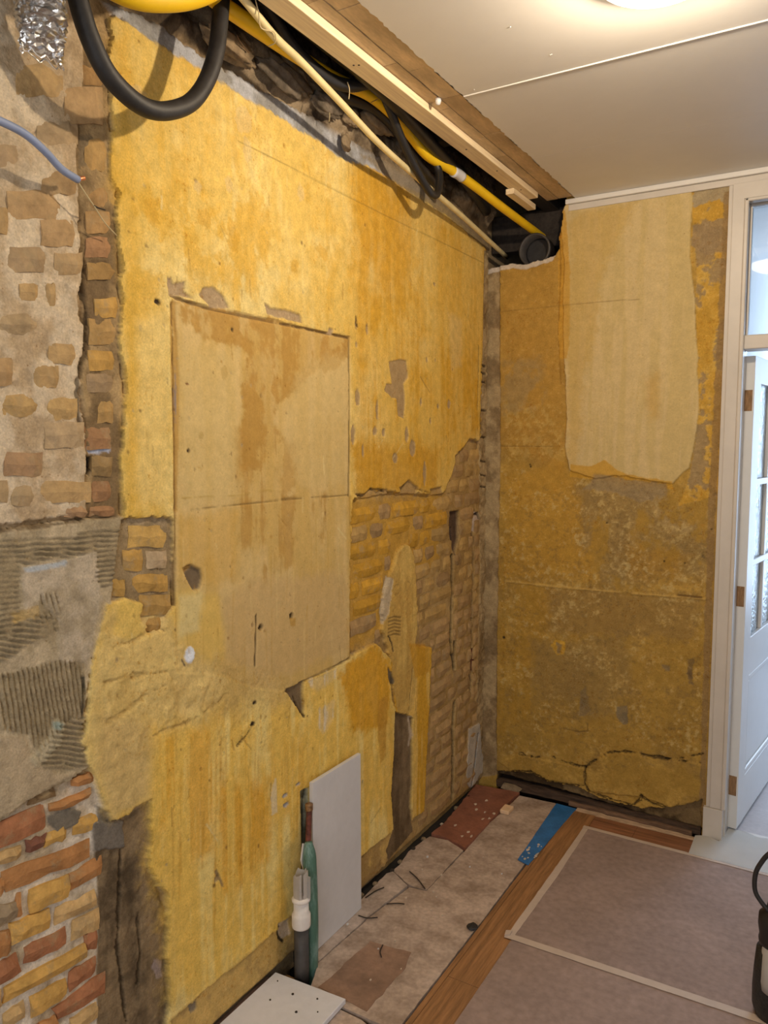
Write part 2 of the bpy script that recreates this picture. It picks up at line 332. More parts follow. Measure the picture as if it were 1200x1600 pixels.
    def spot(s, p, rx, ry, col, dh=0.0, rag=0.004, k=None, alpha=1.0):
        q = s.to(p); P = [(q[0]+rx*math.cos(a), q[1]+ry*math.sin(a)) for a in np.linspace(0, 2*math.pi, 10, endpoint=False)]
        s.region(P, col, dh=dh, rag=rag, soft=0.0015, px=False, k=k, alpha=alpha)
    def build(s, base_name, names, mats, place, flip):
        nv, nu = s.U.shape
        X = place(s.U, s.V, s.h).reshape(-1, 3)
        idx = np.arange(nv*nu).reshape(nv, nu)
        q = np.stack([idx[:-1, :-1], idx[:-1, 1:], idx[1:, 1:], idx[1:, :-1]], -1).reshape(-1, 4)
        if flip: q = q[:, ::-1]
        kf = s.k[:-1, :-1].reshape(-1); cf = np.concatenate([np.clip(s.c, 0.004, 0.92).reshape(-1, 3), np.ones((nv*nu, 1))], 1)
        objs = {}; parent = None
        for kk in [0]+sorted(names):
            sel = q[kf == kk]
            if kk != 0 and len(sel) < 4: continue
            used, inv = np.unique(sel, return_inverse=True)
            me = bpy.data.meshes.new(base_name if kk == 0 else names[kk])
            me.vertices.add(len(used)); me.vertices.foreach_set('co', X[used].astype(np.float32).ravel())
            n = len(sel); me.loops.add(n*4); me.loops.foreach_set('vertex_index', inv.astype(np.int32).ravel())
            me.polygons.add(n); me.polygons.foreach_set('loop_start', (np.arange(n)*4).astype(np.int32))
            me.polygons.foreach_set('use_smooth', np.ones(n, bool)); me.update(calc_edges=True)
            at = me.attributes.new('pigment', 'FLOAT_COLOR', 'POINT'); at.data.foreach_set('color', cf[used].astype(np.float32).ravel())
            o = link(base_name if kk == 0 else names[kk], me, mats[kk], parent)
            if kk == 0: parent = o; tag(o, kind='structure')
            objs[kk] = o
        return objs
def mixc(a, b, t): t = np.clip(t, 0, 1)[..., None]; return np.array(a)*(1-t)+np.array(b)*t

# ================================================================== LEFT WALL
# classes: 0 mortar/brick ground, 1 yellow plaster, 2 filled-in panel, 3 cement and tile adhesive, 4 cement in the chases
WF = Field(0.66, L+0.004, -0.06, 2.80, 0.0036, wl)
YL = A(226, 184, 92); YB = A(234, 202, 124); YO = A(206, 148, 34); YG = A(216, 164, 56)
MORT = A(172, 142, 102); MORTP = A(184, 154, 112); BRN = A(120, 92, 58)
s = WF
s.h[:] = -0.017+0.006*s.n1+0.004*s.n2
s.c[:] = mixc(A(150, 122, 84), MORT, sstep(0.35, 0.65, s.blot2))
# upper left: bricks under smeared pale mortar
UL = [(-120, -60), (132, -60), (136, 120), (122, 240), (128, 330), (130, 440), (120, 470), (136, 520), (128, 600), (136, 690), (138, 750), (140, 800), (100, 808), (-120, 835)]
s.region(UL, lambda f, w_: mixc(A(186, 156, 116), A(214, 188, 150), sstep(0.34, 0.62, f.blot2[w_]+0.25*f.n2[w_])), h=lambda f, w_: -0.004+0.010*f.n1[w_]+0.006*f.n2[w_]+0.003*f.n3[w_], rag=0.004)
# the chase between bricks and plaster
CH = [(130, -60), (180, -60), (176, 200), (186, 330), (194, 500), (196, 640), (192, 812), (138, 806), (138, 700), (132, 560), (136, 470), (128, 330), (122, 240), (134, 120)]
s.region(CH, lambda f, w_: mixc(A(128, 102, 68), A(172, 140, 94), sstep(0.36, 0.6, f.blot2[w_])), h=lambda f, w_: -0.0095+0.009*f.n1[w_]+0.007*f.n2[w_], rag=0.005)
s.region([(133, 410), (172, 405), (176, 470), (160, 480), (150, 500), (143, 560), (136, 540), (138, 480), (130, 450)], A(116, 92, 62), alpha=0.85, dh=-0.003)
s.region([(126, 210), (150, 205), (150, 250), (128, 262)], A(96, 84, 66), alpha=0.55)
s.line([(135, 410), (134, 450), (140, 490), (137, 560), (128, 570), (125, 640), (127, 660)], 0.010, A(80, 66, 48), -0.006, 0.006, 0.75)
s.region([(140, 699), (178, 698), (176, 708), (144, 712)], A(176, 176, 182), dh=-0.003, alpha=0.9)
s.region([(138, 712), (152, 710), (150, 722), (145, 748), (139, 738)], A(36, 34, 32), dh=-0.012)
# tile adhesive area
AD = [(-120, 838), (0, 832), (100, 815), (196, 806), (203, 850), (196, 900), (176, 942), (160, 985), (148, 1030), (140, 1080), (134, 1150), (140, 1200), (110, 1222), (60, 1244), (0, 1288), (-120, 1330)]
s.region(AD, lambda f, w_: mixc(A(164, 142, 106), A(190, 166, 128), sstep(0.36, 0.62, f.blot2[w_]+0.2*f.n2[w_])), h=lambda f, w_: -0.004+0.006*f.n1[w_]+0.004*f.n2[w_], k=3, rag=0.004)
def comb(ang, per=0.0105, amp=0.0042):
    ca, sa = math.cos(ang), math.sin(ang)
    return lambda f, w_: amp*np.sin(2*math.pi*((f.U[w_]*ca+f.V[w_]*sa)/per+0.9*f.n1[w_]))*sstep(0.30, 0.45, f.blot2[w_])
CG = A(154, 132, 96)
for pts, ang in (([(122, 832), (200, 822), (203, 865), (190, 900), (165, 920), (150, 905), (154, 862), (126, 862)], 1.50),
                 ([(0, 845), (125, 838), (122, 862), (30, 880), (0, 890)], 1.5), ([(0, 890), (32, 885), (34, 960), (40, 985), (0, 1000)], 1.45),
                 ([(0, 985), (62, 962), (92, 960), (92, 985), (40, 1010), (0, 1040)], 1.25), ([(62, 930), (90, 930), (94, 985), (72, 990)], 0.25),
                 ([(0, 1055), (60, 1042), (98, 1032), (132, 1036), (136, 1080), (132, 1120), (104, 1130), (60, 1180), (48, 1150), (0, 1140)], 0.12),
                 ([(96, 1130), (136, 1118), (140, 1195), (100, 1205), (66, 1196)], 1.15), ([(40, 862), (154, 848), (150, 862), (40, 884)], 1.35)):
    s.region(pts, CG, dh=comb(ang), alpha=0.75, rag=0.004, soft=0.004, k=3)
s.region([(34, 888), (80, 886), (154, 862), (152, 900), (160, 940), (158, 985), (140, 1040), (95, 1030), (92, 970), (62, 932), (62, 960), (40, 965)], lambda f, w_: mixc(A(172, 150, 116), A(192, 170, 138), sstep(0.4, 0.6, f.blot2[w_])), dh=0.002, alpha=0.85, rag=0.005, k=3)
s.region([(38, 888), (105, 876), (104, 884), (60, 893), (40, 894)], A(178, 180, 176), alpha=0.8, rag=0.002)
s.region([(0, 1150), (40, 1150), (52, 1180), (70, 1205), (120, 1208), (70, 1235), (0, 1280)], A(186, 160, 122), dh=0.002, alpha=0.8, k=3)
s.region([(85, 1118), (104, 1130), (96, 1165), (60, 1198), (50, 1185), (78, 1150)], A(186, 166, 128), alpha=0.85, dh=0.002, k=3)
s.region([(82, 1128), (96, 1128), (100, 1138), (86, 1140)], A(150, 166, 150), alpha=0.7, rag=0.002)
s.region([(20, 958), (60, 945), (62, 962), (22, 978)], A(196, 156, 84), alpha=0.55, k=3)
s.line([(133, 1060), (132, 1120)], 0.007, A(70, 62, 50), -0.003, 0.002)
s.line([(-60, 842), (0, 830), (60, 824), (135, 812)], 0.006, A(110, 88, 60), -0.004, 0.004, 0.8)
# lower left brick field: deep pale joints
LB = [(-120, 1335), (0, 1290), (60, 1246), (112, 1222), (152, 1212), (160, 1245), (176, 1288), (166, 1330), (160, 1400), (162, 1500), (168, 1600), (172, 1720), (-120, 1720)]
s.region(LB, lambda f, w_: mixc(A(160, 138, 106, 0.72), A(190, 172, 146, 0.72), sstep(0.36, 0.62, f.blot2[w_])), h=lambda f, w_: -0.0175+0.007*f.n1[w_]+0.006*f.n2[w_], k=0, rag=0.004)
for pts in ([(80, 1278), (112, 1262), (135, 1270), (128, 1290), (100, 1302), (82, 1292)], [(158, 1262), (176, 1270), (176, 1292), (160, 1290)]):
    s.region(pts, A(112, 100, 82, 0.85), h=-0.012, rag=0.004)
# small brick window beside the panel
s.region([(192, 812), (272, 806), (277, 945), (264, 960), (258, 985), (236, 992), (220, 968), (226, 942), (198, 938), (176, 944)], lambda f, w_: mixc(A(150, 124, 86), A(186, 158, 118), sstep(0.36, 0.62, f.blot2[w_])), h=lambda f, w_: -0.013+0.006*f.n1[w_]+0.004*f.n2[w_], k=0, rag=0.003)
# dark cement in the wide chase at the bottom
s.region([(152, 1292), (176, 1290), (200, 1282), (240, 1252), (244, 1310), (236, 1352), (256, 1392), (268, 1440), (268, 1600), (268, 1720), (160, 1720), (158, 1500), (162, 1420)], lambda f, w_: mixc(A(82, 66, 46, 0.8), A(132, 108, 76, 0.8), sstep(0.36, 0.66, f.blot2[w_]*0.7+0.3*f.streak[w_])), h=lambda f, w_: -0.015+0.012*f.n1[w_]+0.005*f.n2[w_], k=4, rag=0.004)
s.region([(150, 1288), (198, 1284), (200, 1325), (176, 1330), (152, 1330)], A(112, 100, 84, 0.85), h=lambda f, w_: -0.008+0.01*f.n1[w_], k=4, rag=0.004)
s.line([(195, 1330), (194, 1400), (190, 1480), (200, 1560), (204, 1600)], 0.006, A(60, 48, 34), -0.005, 0.006, 0.8)
s.line([(222, 1430), (226, 1500), (222, 1540)], 0.005, A(60, 48, 34), -0.004, 0.005, 0.8)
s.region([(248, 1500), (262, 1505), (262, 1532), (252, 1535), (244, 1515)], A(160, 140, 130), alpha=0.7, k=4)

# ---- yellow plaster coat
PL = [(166, 18), (250, 52), (350, 114), (480, 190), (600, 262), (700, 326), (762, 384), (757, 500), (755, 600), (752, 690), (735, 686), (714, 712), (704, 748), (694, 772), (650, 772), (600, 768), (552, 782), (548, 900), (548, 1026), (590, 1006), (612, 1030), (612, 1085), (620, 1112), (646, 1116), (650, 1060), (652, 1018), (676, 1012), (672, 1100), (668, 1200), (664, 1262), (610, 1330), (565, 1380), (492, 1465), (440, 1500), (410, 1540), (330, 1620), (250, 1720), (262, 1600), (268, 1560), (263, 1520), (262, 1470), (266, 1440), (264, 1405), (250, 1385), (236, 1350), (238, 1300), (238, 1248), (214, 1262), (200, 1278), (177, 1282), (157, 1240), (153, 1225), (140, 1192), (130, 1158), (140, 1100), (142, 1045), (152, 1002), (160, 978), (168, 945), (196, 936), (226, 944), (222, 966), (236, 990), (257, 985), (262, 961), (276, 944), (273, 808), (232, 806), (195, 812), (192, 760), (190, 720), (195, 680), (197, 640), (200, 600), (188, 545), (190, 500), (196, 470), (188, 440), (193, 410), (186, 370), (182, 330), (191, 302), (178, 280), (172, 240), (179, 200), (174, 160), (170, 100), (176, 60)]
def plaster(f, w_):
    c = mixc(YL, YB, sstep(0.42, 0.66, f.blot[w_]*0.6+f.streak[w_]*0.4))
    t = sstep(0.50, 0.64, f.blot2[w_]*0.6+f.streak[w_]*0.4)
    return c*(1-0.6*t[..., None])+YG*0.6*t[..., None]
s.region(PL, plaster, h=lambda f, w_: 0.0+0.003*f.n1[w_]+0.0012*f.n2[w_], k=1, rag=0.0065, hsoft=0.0025)
def alpha_tex(x, lo, hi): return sstep(lo, hi, x)
S1 = s.streak; B1 = s.blot2
# more saturated ochre to the right and in vertical runs
s.region([(548, 230), (760, 385), (757, 690), (735, 686), (712, 715), (695, 772), (552, 785)], YO, alpha=0.72, rag=0.03, soft=0.04, tex=0.45+0.55*alpha_tex(S1*0.6+B1*0.4, 0.40, 0.60))
s.region([(640, 330), (760, 400), (756, 560), (640, 500)], YL, alpha=0.35, rag=0.03, soft=0.05)
s.region([(700, 490), (722, 500), (722, 575), (706, 580)], A(216, 178, 104), alpha=0.7, rag=0.01, soft=0.02)
s.region([(560, 255), (640, 300), (650, 420), (600, 460), (566, 380)], A(208, 150, 40), alpha=0.55, rag=0.03, soft=0.03)
s.region([(174, 60), (200, 50), (215, 300), (216, 600), (214, 800), (195, 806), (200, 600), (190, 400)], YG, alpha=0.55, rag=0.01, soft=0.02)
s.region([(180, 280), (420, 300), (420, 470), (240, 440), (190, 430)], YG, alpha=0.6, rag=0.02, soft=0.05, tex=alpha_tex(B1, 0.48, 0.58))
s.region([(214, 500), (262, 490), (266, 790), (216, 790)], A(232, 196, 116), alpha=0.7, rag=0.008, soft=0.02)
s.region([(545, 690), (690, 700), (680, 768), (556, 775)], A(200, 142, 34), alpha=0.7, rag=0.02, soft=0.03)
# grey band above the plaster
s.region([(150, -10), (250, 40), (350, 104), (480, 178), (560, 222), (600, 250), (680, 305), (690, 322), (600, 270), (540, 250), (500, 222), (430, 180), (350, 130), (250, 70), (186, 26)], lambda f, w_: mixc(A(150, 142, 130), A(182, 176, 170), sstep(0.4, 0.6, f.blot2[w_])), h=lambda f, w_: -0.004+0.006*f.n1[w_], k=3, rag=0.008, soft=0.006)
s.region([(560, 238), (640, 300), (690, 330), (760, 388), (776, 410), (760, 370), (700, 300), (640, 262)], A(150, 128, 96), alpha=0.85, rag=0.008, soft=0.008, h=-0.006, k=3)
s.line([(372, 220), (480, 275), (600, 335), (758, 412)], 0.0016, A(120, 88, 40), 0, 0.0, 0.5)
# rubble zone in the void above
zt = s.V > 2.478
rub = fbm(s.U*9, s.V*12, 21, 6, 0.6)-0.5
s.h = np.where(zt, s.h*(1-sstep(2.478, 2.53, s.V))+(0.01+0.07*rub+0.02*s.n1)*sstep(2.478, 2.53, s.V), s.h)
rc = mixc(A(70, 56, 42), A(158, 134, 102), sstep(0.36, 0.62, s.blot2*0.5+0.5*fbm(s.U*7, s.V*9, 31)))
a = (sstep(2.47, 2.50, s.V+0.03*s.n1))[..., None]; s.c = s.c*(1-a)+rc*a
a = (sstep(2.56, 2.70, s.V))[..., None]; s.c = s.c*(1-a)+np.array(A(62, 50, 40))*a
s.k = np.where(s.V+0.03*s.n1 > 2.487, 0, s.k)

# ---- filled-in panel (old opening) with its seams
PN = [(272, 462), (300, 472), (420, 498), (480, 512), (548, 526), (548, 700), (548, 900), (549, 1030), (480, 1062), (440, 1080), (395, 1074), (350, 1056), (277, 1050), (274, 900), (272, 700)]
s.region(PN, lambda f, w_: mixc(A(206, 166, 92), A(214, 178, 112), sstep(0.4, 0.62, f.blot[w_]*0.5+f.streak[w_]*0.5)), h=lambda f, w_: -0.003+0.002*f.n1[w_]+0.0006*f.n2[w_], k=2, rag=0.0015)
STN = A(184, 136, 60)
for pts in ([(280, 470), (548, 528), (546, 560), (520, 575), (495, 580), (470, 610), (440, 625), (430, 660), (440, 690), (418, 720), (410, 740), (372, 730), (368, 690), (382, 640), (378, 600), (386, 560), (370, 540), (330, 532), (305, 520), (286, 500)],):
    s.region(pts, STN, alpha=0.85, rag=0.018, soft=0.006, tex=0.30+0.70*alpha_tex(B1*0.7+S1*0.3, 0.43, 0.51))
s.region([(366, 690), (420, 690), (470, 700), (460, 770), (430, 800), (385, 800), (366, 760)], STN, alpha=0.6, rag=0.02, soft=0.012, tex=alpha_tex(S1*0.6+B1*0.4, 0.46, 0.56))
s.region([(376, 775), (520, 765), (510, 840), (470, 880), (420, 915), (375, 925), (360, 900), (370, 840)], STN, alpha=0.7, rag=0.02, soft=0.012, tex=alpha_tex(S1*0.6+B1*0.4, 0.47, 0.57))
s.region([(280, 810), (370, 800), (372, 900), (340, 915), (280, 900)], A(210, 160, 70), alpha=0.45, rag=0.015, soft=0.02)
s.region([(400, 910), (540, 890), (546, 1010), (480, 1050), (410, 1060), (360, 1030), (345, 940)], A(202, 164, 104), alpha=0.75, rag=0.02, soft=0.02)
s.region([(284, 540), (375, 548), (372, 770), (284, 790)], A(214, 180, 112), alpha=0.6, rag=0.012, soft=0.02)
s.region([(462, 590), (490, 560), (540, 556), (544, 760), (470, 765), (450, 690), (452, 640)], A(212, 178, 112), alpha=0.55, rag=0.02, soft=0.02)
for (x, y, rx, ry) in ((352, 582, .012, .018), (316, 680, .008, .008)): s.spot((x, y), rx, ry, A(184, 146, 78), alpha=0.6)
s.region([(272, 925), (305, 920), (320, 930), (330, 925), (345, 935), (352, 990), (350, 1030), (336, 1060), (300, 1080), (276, 1040)], A(222, 180, 88), alpha=0.75, rag=0.008, soft=0.014)
s.region([(280, 930), (318, 925), (312, 985), (280, 1000)], A(220, 196, 132), alpha=0.7, rag=0.006, soft=0.012)
SEAM = A(120, 88, 50); SEAMB = A(120, 116, 122)
s.region([(266, 470), (276, 470), (282, 600), (281, 700), (279, 800), (272, 800), (272, 700), (268, 600)], A(186, 140, 66), alpha=0.8, rag=0.002, dh=-0.003)
s.line([(270, 475), (273, 600), (274, 700), (275, 800), (275, 945)], 0.004, SEAM, -0.005, 0.002, 0.85)
s.line([(276, 560), (277, 600), (277, 660)], 0.005, SEAMB, -0.002, 0.002, 0.8, brk=0.48)
s.line([(546, 530), (547, 600), (547, 700), (546, 775)], 0.004, A(96, 76, 52), -0.005, 0.0015, 0.9)
s.line([(548, 776), (549, 860), (549, 960), (548, 1028)], 0.0035, A(150, 110, 50), -0.003, 0.002, 0.6)
s.line([(268, 462), (300, 474), (350, 488), (420, 502), (480, 514), (546, 528)], 0.005, SEAM, -0.006, 0.003, 0.85)
s.line([(300, 797), (380, 788), (450, 780), (545, 774)], 0.0022, A(120, 90, 45), -0.002, 0.001, 0.75, brk=0.40)
s.line([(286, 778), (370, 774), (420, 766), (440, 768)], 0.0022, A(190, 150, 70), 0.001, 0.001, 0.7, brk=0.45)
s.line([(548, 1028), (520, 1044), (480, 1062), (445, 1082)], 0.0035, A(110, 84, 46), -0.004, 0.001, 0.85)
s.region([(275, 1020), (350, 1035), (400, 1050), (470, 1068), (470, 1120), (400, 1150), (330, 1150), (270, 1150)], lambda f, w_: mixc(A(196, 158, 90), A(212, 176, 108), sstep(0.4, 0.6, f.blot2[w_])), alpha=0.75, rag=0.03, soft=0.035, dh=lambda f, w_: 0.004*f.n2[w_]+0.003*f.n1[w_], k=1)
s.line([(372, 1060), (362, 1090), (345, 1108), (310, 1132)], 0.003, A(170, 130, 66), -0.003, 0.008, 0.5, brk=0.45)
GREYC = A(176, 146, 106)
for pts in ([(262, 432), (268, 434), (270, 443), (290, 440), (288, 455), (300, 465), (264, 462)], [(312, 462), (318, 450), (334, 448), (348, 462), (360, 482), (330, 480)], [(414, 474), (424, 482), (450, 486), (470, 492), (473, 505), (440, 497), (418, 490)], [(515, 512), (522, 516), (520, 524), (512, 522)]):
    s.region(pts, GREYC, h=lambda f, w_: -0.006+0.004*f.n1[w_], rag=0.003, k=1)
s.spot((246, 471), 0.009, 0.007, A(60, 44, 30), -0.006); s.spot((365, 515), 0.004, 0.004, A(80, 60, 36), -0.003); s.spot((296, 704), 0.003, 0.004, A(70, 50, 30), -0.003)
s.spot((294, 600), 0.006, 0.003, A(120, 70, 40), -0.002)
# ---- lower cream plaster and ochre runs
s.region([(168, 955), (270, 960), (276, 1000), (360, 1060), (330, 1110), (260, 1150), (240, 1180), (236, 1245), (178, 1278), (150, 1200), (135, 1150), (150, 1010)], lambda f, w_: mixc(A(208, 170, 96), A(222, 186, 112), sstep(0.4, 0.6, f.blot2[w_])), alpha=0.85, rag=0.015, soft=0.022, dh=lambda f, w_: 0.006*f.n1[w_]+0.005*f.n2[w_], k=1)
s.region([(190, 940), (226, 944), (222, 975), (236, 992), (200, 1000), (175, 990)], A(226, 184, 88), alpha=0.7, rag=0.005, soft=0.008)
s.region([(160, 1120), (236, 1130), (240, 1180), (230, 1250), (176, 1276), (152, 1210)], A(204, 168, 104), alpha=0.6, rag=0.01, soft=0.02)
s.region([(240, 1140), (330, 1120), (480, 1090), (560, 1060), (610, 1040), (612, 1300), (500, 1440), (400, 1500), (270, 1560), (262, 1440), (240, 1340)], lambda f, w_: mixc(A(216, 172, 76, 0.8), A(226, 192, 112, 0.8), sstep(0.42, 0.60, f.streak[w_]*0.65+0.35*f.blot[w_])), alpha=0.8, rag=0.03, soft=0.05)
s.region([(250, 1150), (345, 1130), (345, 1260), (330, 1330), (300, 1360), (275, 1340), (250, 1270)], A(206, 148, 40, 0.82), alpha=0.75, rag=0.02, soft=0.03, tex=alpha_tex(S1, 0.42, 0.56))
s.region([(345, 1230), (420, 1220), (420, 1340), (380, 1380), (340, 1400)], A(202, 142, 32, 0.82), alpha=0.75, rag=0.02, soft=0.03, tex=alpha_tex(S1, 0.44, 0.56))
s.region([(530, 1050), (590, 1010), (610, 1040), (606, 1130), (575, 1145), (550, 1140)], A(200, 140, 26, 0.85), alpha=0.85, rag=0.02, soft=0.015)
s.region([(420, 1160), (480, 1150), (480, 1250), (430, 1290)], A(206, 150, 40, 0.85), alpha=0.6, rag=0.02, soft=0.03, tex=alpha_tex(S1, 0.42, 0.56))
s.region([(600, 1100), (614, 1110), (614, 1300), (606, 1310), (596, 1180)], A(210, 160, 60, 0.85), alpha=0.6, rag=0.008, soft=0.01)
s.region([(590, 1095), (606, 1088), (604, 1130), (603, 1180), (594, 1195), (590, 1150)], A(178, 126, 44, 0.85), alpha=0.7, rag=0.006, soft=0.006)
s.region([(480, 1065), (512, 1050), (524, 1046), (524, 1058), (498, 1080)], A(218, 196, 160), alpha=0.8, rag=0.009, soft=0.006, dh=-0.001, tex=0.3+0.7*alpha_tex(S1*0.6+B1*0.4, 0.42, 0.52))
s.region([(498, 1110), (522, 1095), (522, 1120), (505, 1150), (496, 1140)], A(222, 202, 168), alpha=0.8, rag=0.009, soft=0.006, dh=-0.001, tex=0.3+0.7*alpha_tex(S1*0.6+B1*0.4, 0.42, 0.52))
s.region([(446, 1078), (462, 1072), (478, 1062), (474, 1082), (478, 1108), (474, 1122), (464, 1104), (456, 1092)], A(128, 104, 72), h=-0.014, rag=0.004, k=1)
s.line([(462, 1085), (468, 1104), (476, 1120)], 0.005, A(70, 50, 34), -0.004, 0.004)
s.region([(430, 1215), (440, 1225), (438, 1265), (426, 1270), (424, 1235)], A(226, 204, 160), alpha=0.7, rag=0.010, tex=alpha_tex(S1, 0.42, 0.54))
for p in ((466, 1226), (446, 1243), (447, 1258)): s.spot(p, 0.012, 0.006, A(170, 160, 150), -0.005, 0.003)
# a run of drips down the lower plaster
for i in range(34):
    x0 = random.uniform(262, 470); y0 = random.uniform(1130, 1330); ln = random.uniform(40, 170); c = random.choice([A(190, 130, 34, 0.85), A(226, 194, 116, 0.85), A(176, 124, 44, 0.85)])
    s.line([(x0, y0), (x0+random.uniform(-2, 2), y0+ln)], random.uniform(0.002, 0.006), c, 0, 0.003, 0.34)
for i in range(26):
    x0 = random.uniform(280, 540); y0 = random.uniform(800, 1000); ln = random.uniform(20, 110)
    s.line([(x0, y0), (x0+random.uniform(-2, 2), y0+ln)], random.uniform(0.002, 0.005), random.choice([A(196, 150, 70), A(222, 190, 120)]), 0, 0.002, 0.4)
for pts in ([(240, 1150), (300, 1125), (340, 1100), (370, 1072)], [(165, 1065), (215, 1055), (260, 1050)], [(180, 1010), (215, 1000), (240, 985)], [(170, 1130), (200, 1110), (230, 1085), (270, 1062)]):
    s.line(pts, 0.005, A(196, 156, 84), -0.004, 0.01, 0.6, brk=0.42)
s.region([(470, 1236), (485, 1230), (488, 1300), (486, 1400), (478, 1440), (470, 1430), (472, 1330)], lambda f, w_: mixc(A(120, 112, 88), A(176, 170, 140), sstep(0.4, 0.6, f.blot2[w_])), h=-0.016, rag=0.003, k=4)
s.line([(483, 1232), (480, 1250), (479, 1300)], 0.008, A(46, 36, 30), -0.01, 0.003, 0.9)
s.region([(440, 1330), (470, 1300), (472, 1400), (462, 1440), (448, 1420)], A(176, 152, 92, 0.85), alpha=0.6, rag=0.01, soft=0.02)
# marks: hole plug, white filler, drill holes, slit
s.region([(291, 888), (300, 882), (316, 890), (318, 905), (314, 920), (304, 923), (296, 910), (292, 900)], A(122, 100, 72), h=-0.012, rag=0.002, k=2)
s.region([(287, 888), (297, 882), (304, 886), (296, 892), (290, 898)], A(186, 140, 70), dh=-0.004, rag=0.002)
s.spot((297, 1023), 0.018, 0.021, A(226, 222, 220), 0.003, 0.003); s.spot((266, 1034), 0.020, 0.022, A(224, 188, 110), 0.002, 0.002, alpha=0.8)
s.line([(285, 1032), (290, 1040)], 0.004, A(100, 80, 60), 0, 0.004)
s.spot((409, 981), 0.009, 0.008, A(40, 26, 16), -0.014, 0.001); s.spot((457, 963), 0.009, 0.009, A(40, 26, 16), -0.014, 0.001)
s.region([(454, 966), (463, 966), (463, 978), (455, 979)], A(184, 136, 50), alpha=0.7, rag=0.001)
s.line([(402, 962), (401, 1000), (400, 1041)], 0.004, A(50, 36, 22), -0.006, 0.0005)
s.spot((398, 1098), 0.007, 0.005, A(60, 44, 28), -0.004); s.spot((395, 1131), 0.007, 0.005, A(50, 36, 22), -0.004)
s.line([(395, 1131), (385, 1150), (372, 1165)], 0.003, A(90, 64, 34), -0.003, 0.004, 0.8)
s.spot((340, 1372), 0.012, 0.012, A(170, 140, 90), -0.004, 0.006)
s.line([(338, 1362), (345, 1375), (348, 1384)], 0.006, A(150, 120, 78), -0.003, 0.003)
# chips in the ochre part
CHIP = A(172, 138, 90)
s.region([(608, 566), (620, 562), (636, 562), (638, 590), (632, 600), (634, 630), (632, 655), (622, 650), (620, 622), (612, 620), (601, 610), (604, 600), (613, 600), (610, 580)], CHIP, dh=-0.005, rag=0.003)
for (x, y, rx, ry) in ((557, 503, .006, .018), (557, 538, .004, .006), (574, 514, .006, .016), (559, 620, .010, .020), (590, 640, .007, .028), (636, 678, .010, .024), (645, 700, .018, .026), (618, 716, .015, .016), (586, 674, .010, .012), (600, 677, .010, .012), (702, 632, .011, .015), (685, 635, .006, .009), (673, 657, .006, .012), (658, 628, .005, .012), (664, 740, .011, .040), (568, 705, .007, .022), (552, 680, .009, .028), (679, 444, .008, .006), (667, 562, .006, .008), (681, 563, .006, .008)):
    s.spot((x, y), rx*1.3, ry*1.2, A(168, 136, 92), -0.004, 0.005, alpha=0.95)
s.line([(557, 495), (559, 510)], 0.004, A(90, 64, 30), -0.003); s.line([(748, 540), (748, 580), (746, 640)], 0.004, A(96, 76, 44), -0.004, 0.002, 0.9)
for pts in ([(553, 770), (570, 772), (580, 763), (590, 768), (605, 764), (612, 772), (585, 778), (560, 778)], [(625, 762), (640, 750), (655, 762), (652, 772), (628, 772)], [(672, 765), (690, 760), (694, 772), (676, 774)]):
    s.region(pts, A(178, 140, 84), h=-0.009, rag=0.003, k=1)
s.line([(555, 772), (570, 775), (580, 764), (600, 766), (612, 774)], 0.005, A(96, 72, 40), -0.005, 0.004, 0.8, brk=0.4)
s.line([(630, 765), (640, 752), (652, 764), (672, 770), (690, 764)], 0.004, A(120, 88, 40), -0.004, 0.004, 0.8, brk=0.4)
# bare strip low along the wall foot
s.region([(268, 1596), (345, 1528), (440, 1448), (470, 1420), (560, 1342), (612, 1300), (650, 1262), (660, 1300), (560, 1400), (420, 1530), (330, 1620), (262, 1680)], lambda f, w_: mixc(A(150, 116, 66, 0.8), A(184, 146, 80, 0.8), sstep(0.4, 0.6, f.blot2[w_])), h=lambda f, w_: -0.006+0.006*f.n1[w_], rag=0.007, k=1, alpha=0.9)
s.line([(268, 1590), (345, 1526), (440, 1446)], 0.004, A(200, 160, 84, 0.85), 0.002, 0.004, 0.6)
s.region([(294, 1570), (310, 1562), (312, 1578), (300, 1588)], A(130, 112, 86, 0.85), dh=-0.004)
s.region([(434, 1445), (452, 1435), (456, 1460), (440, 1470)], A(190, 160, 124, 0.85), dh=-0.003); s.line([(436, 1448), (438, 1465), (445, 1472)], 0.006, A(40, 32, 26), -0.004)
# ---- right: painted brick, cream daub, chased cement
RB = [(552, 786), (600, 772), (650, 776), (696, 774), (704, 750), (716, 714), (736, 690), (753, 694), (757, 500), (758, 392), (800, 392), (800, 1240), (740, 1240), (690, 1300), (640, 1350), (600, 1380), (612, 1320), (664, 1265), (670, 1100), (676, 1014), (652, 1018), (612, 1030), (590, 1004), (550, 1022)]
s.region(RB, lambda f, w_: mixc(A(164, 128, 74), A(182, 146, 90), sstep(0.4, 0.6, f.blot2[w_])), h=lambda f, w_: -0.0145+0.004*f.n1[w_]+0.003*f.n2[w_], k=0, rag=0.003)
s.region([(548, 782), (700, 772), (690, 870), (660, 900), (600, 905), (612, 990), (550, 1018)], A(198, 146, 52), alpha=0.75, rag=0.02, soft=0.03)
s.region([(612, 1030), (655, 1010), (676, 1012), (672, 1110), (664, 1268), (646, 1280), (648, 1120), (620, 1115)], lambda f, w_: mixc(A(204, 150, 44, 0.9), A(216, 172, 84, 0.9), sstep(0.42, 0.6, f.streak[w_])), h=lambda f, w_: -0.002+0.003*f.n1[w_], k=1, rag=0.004)
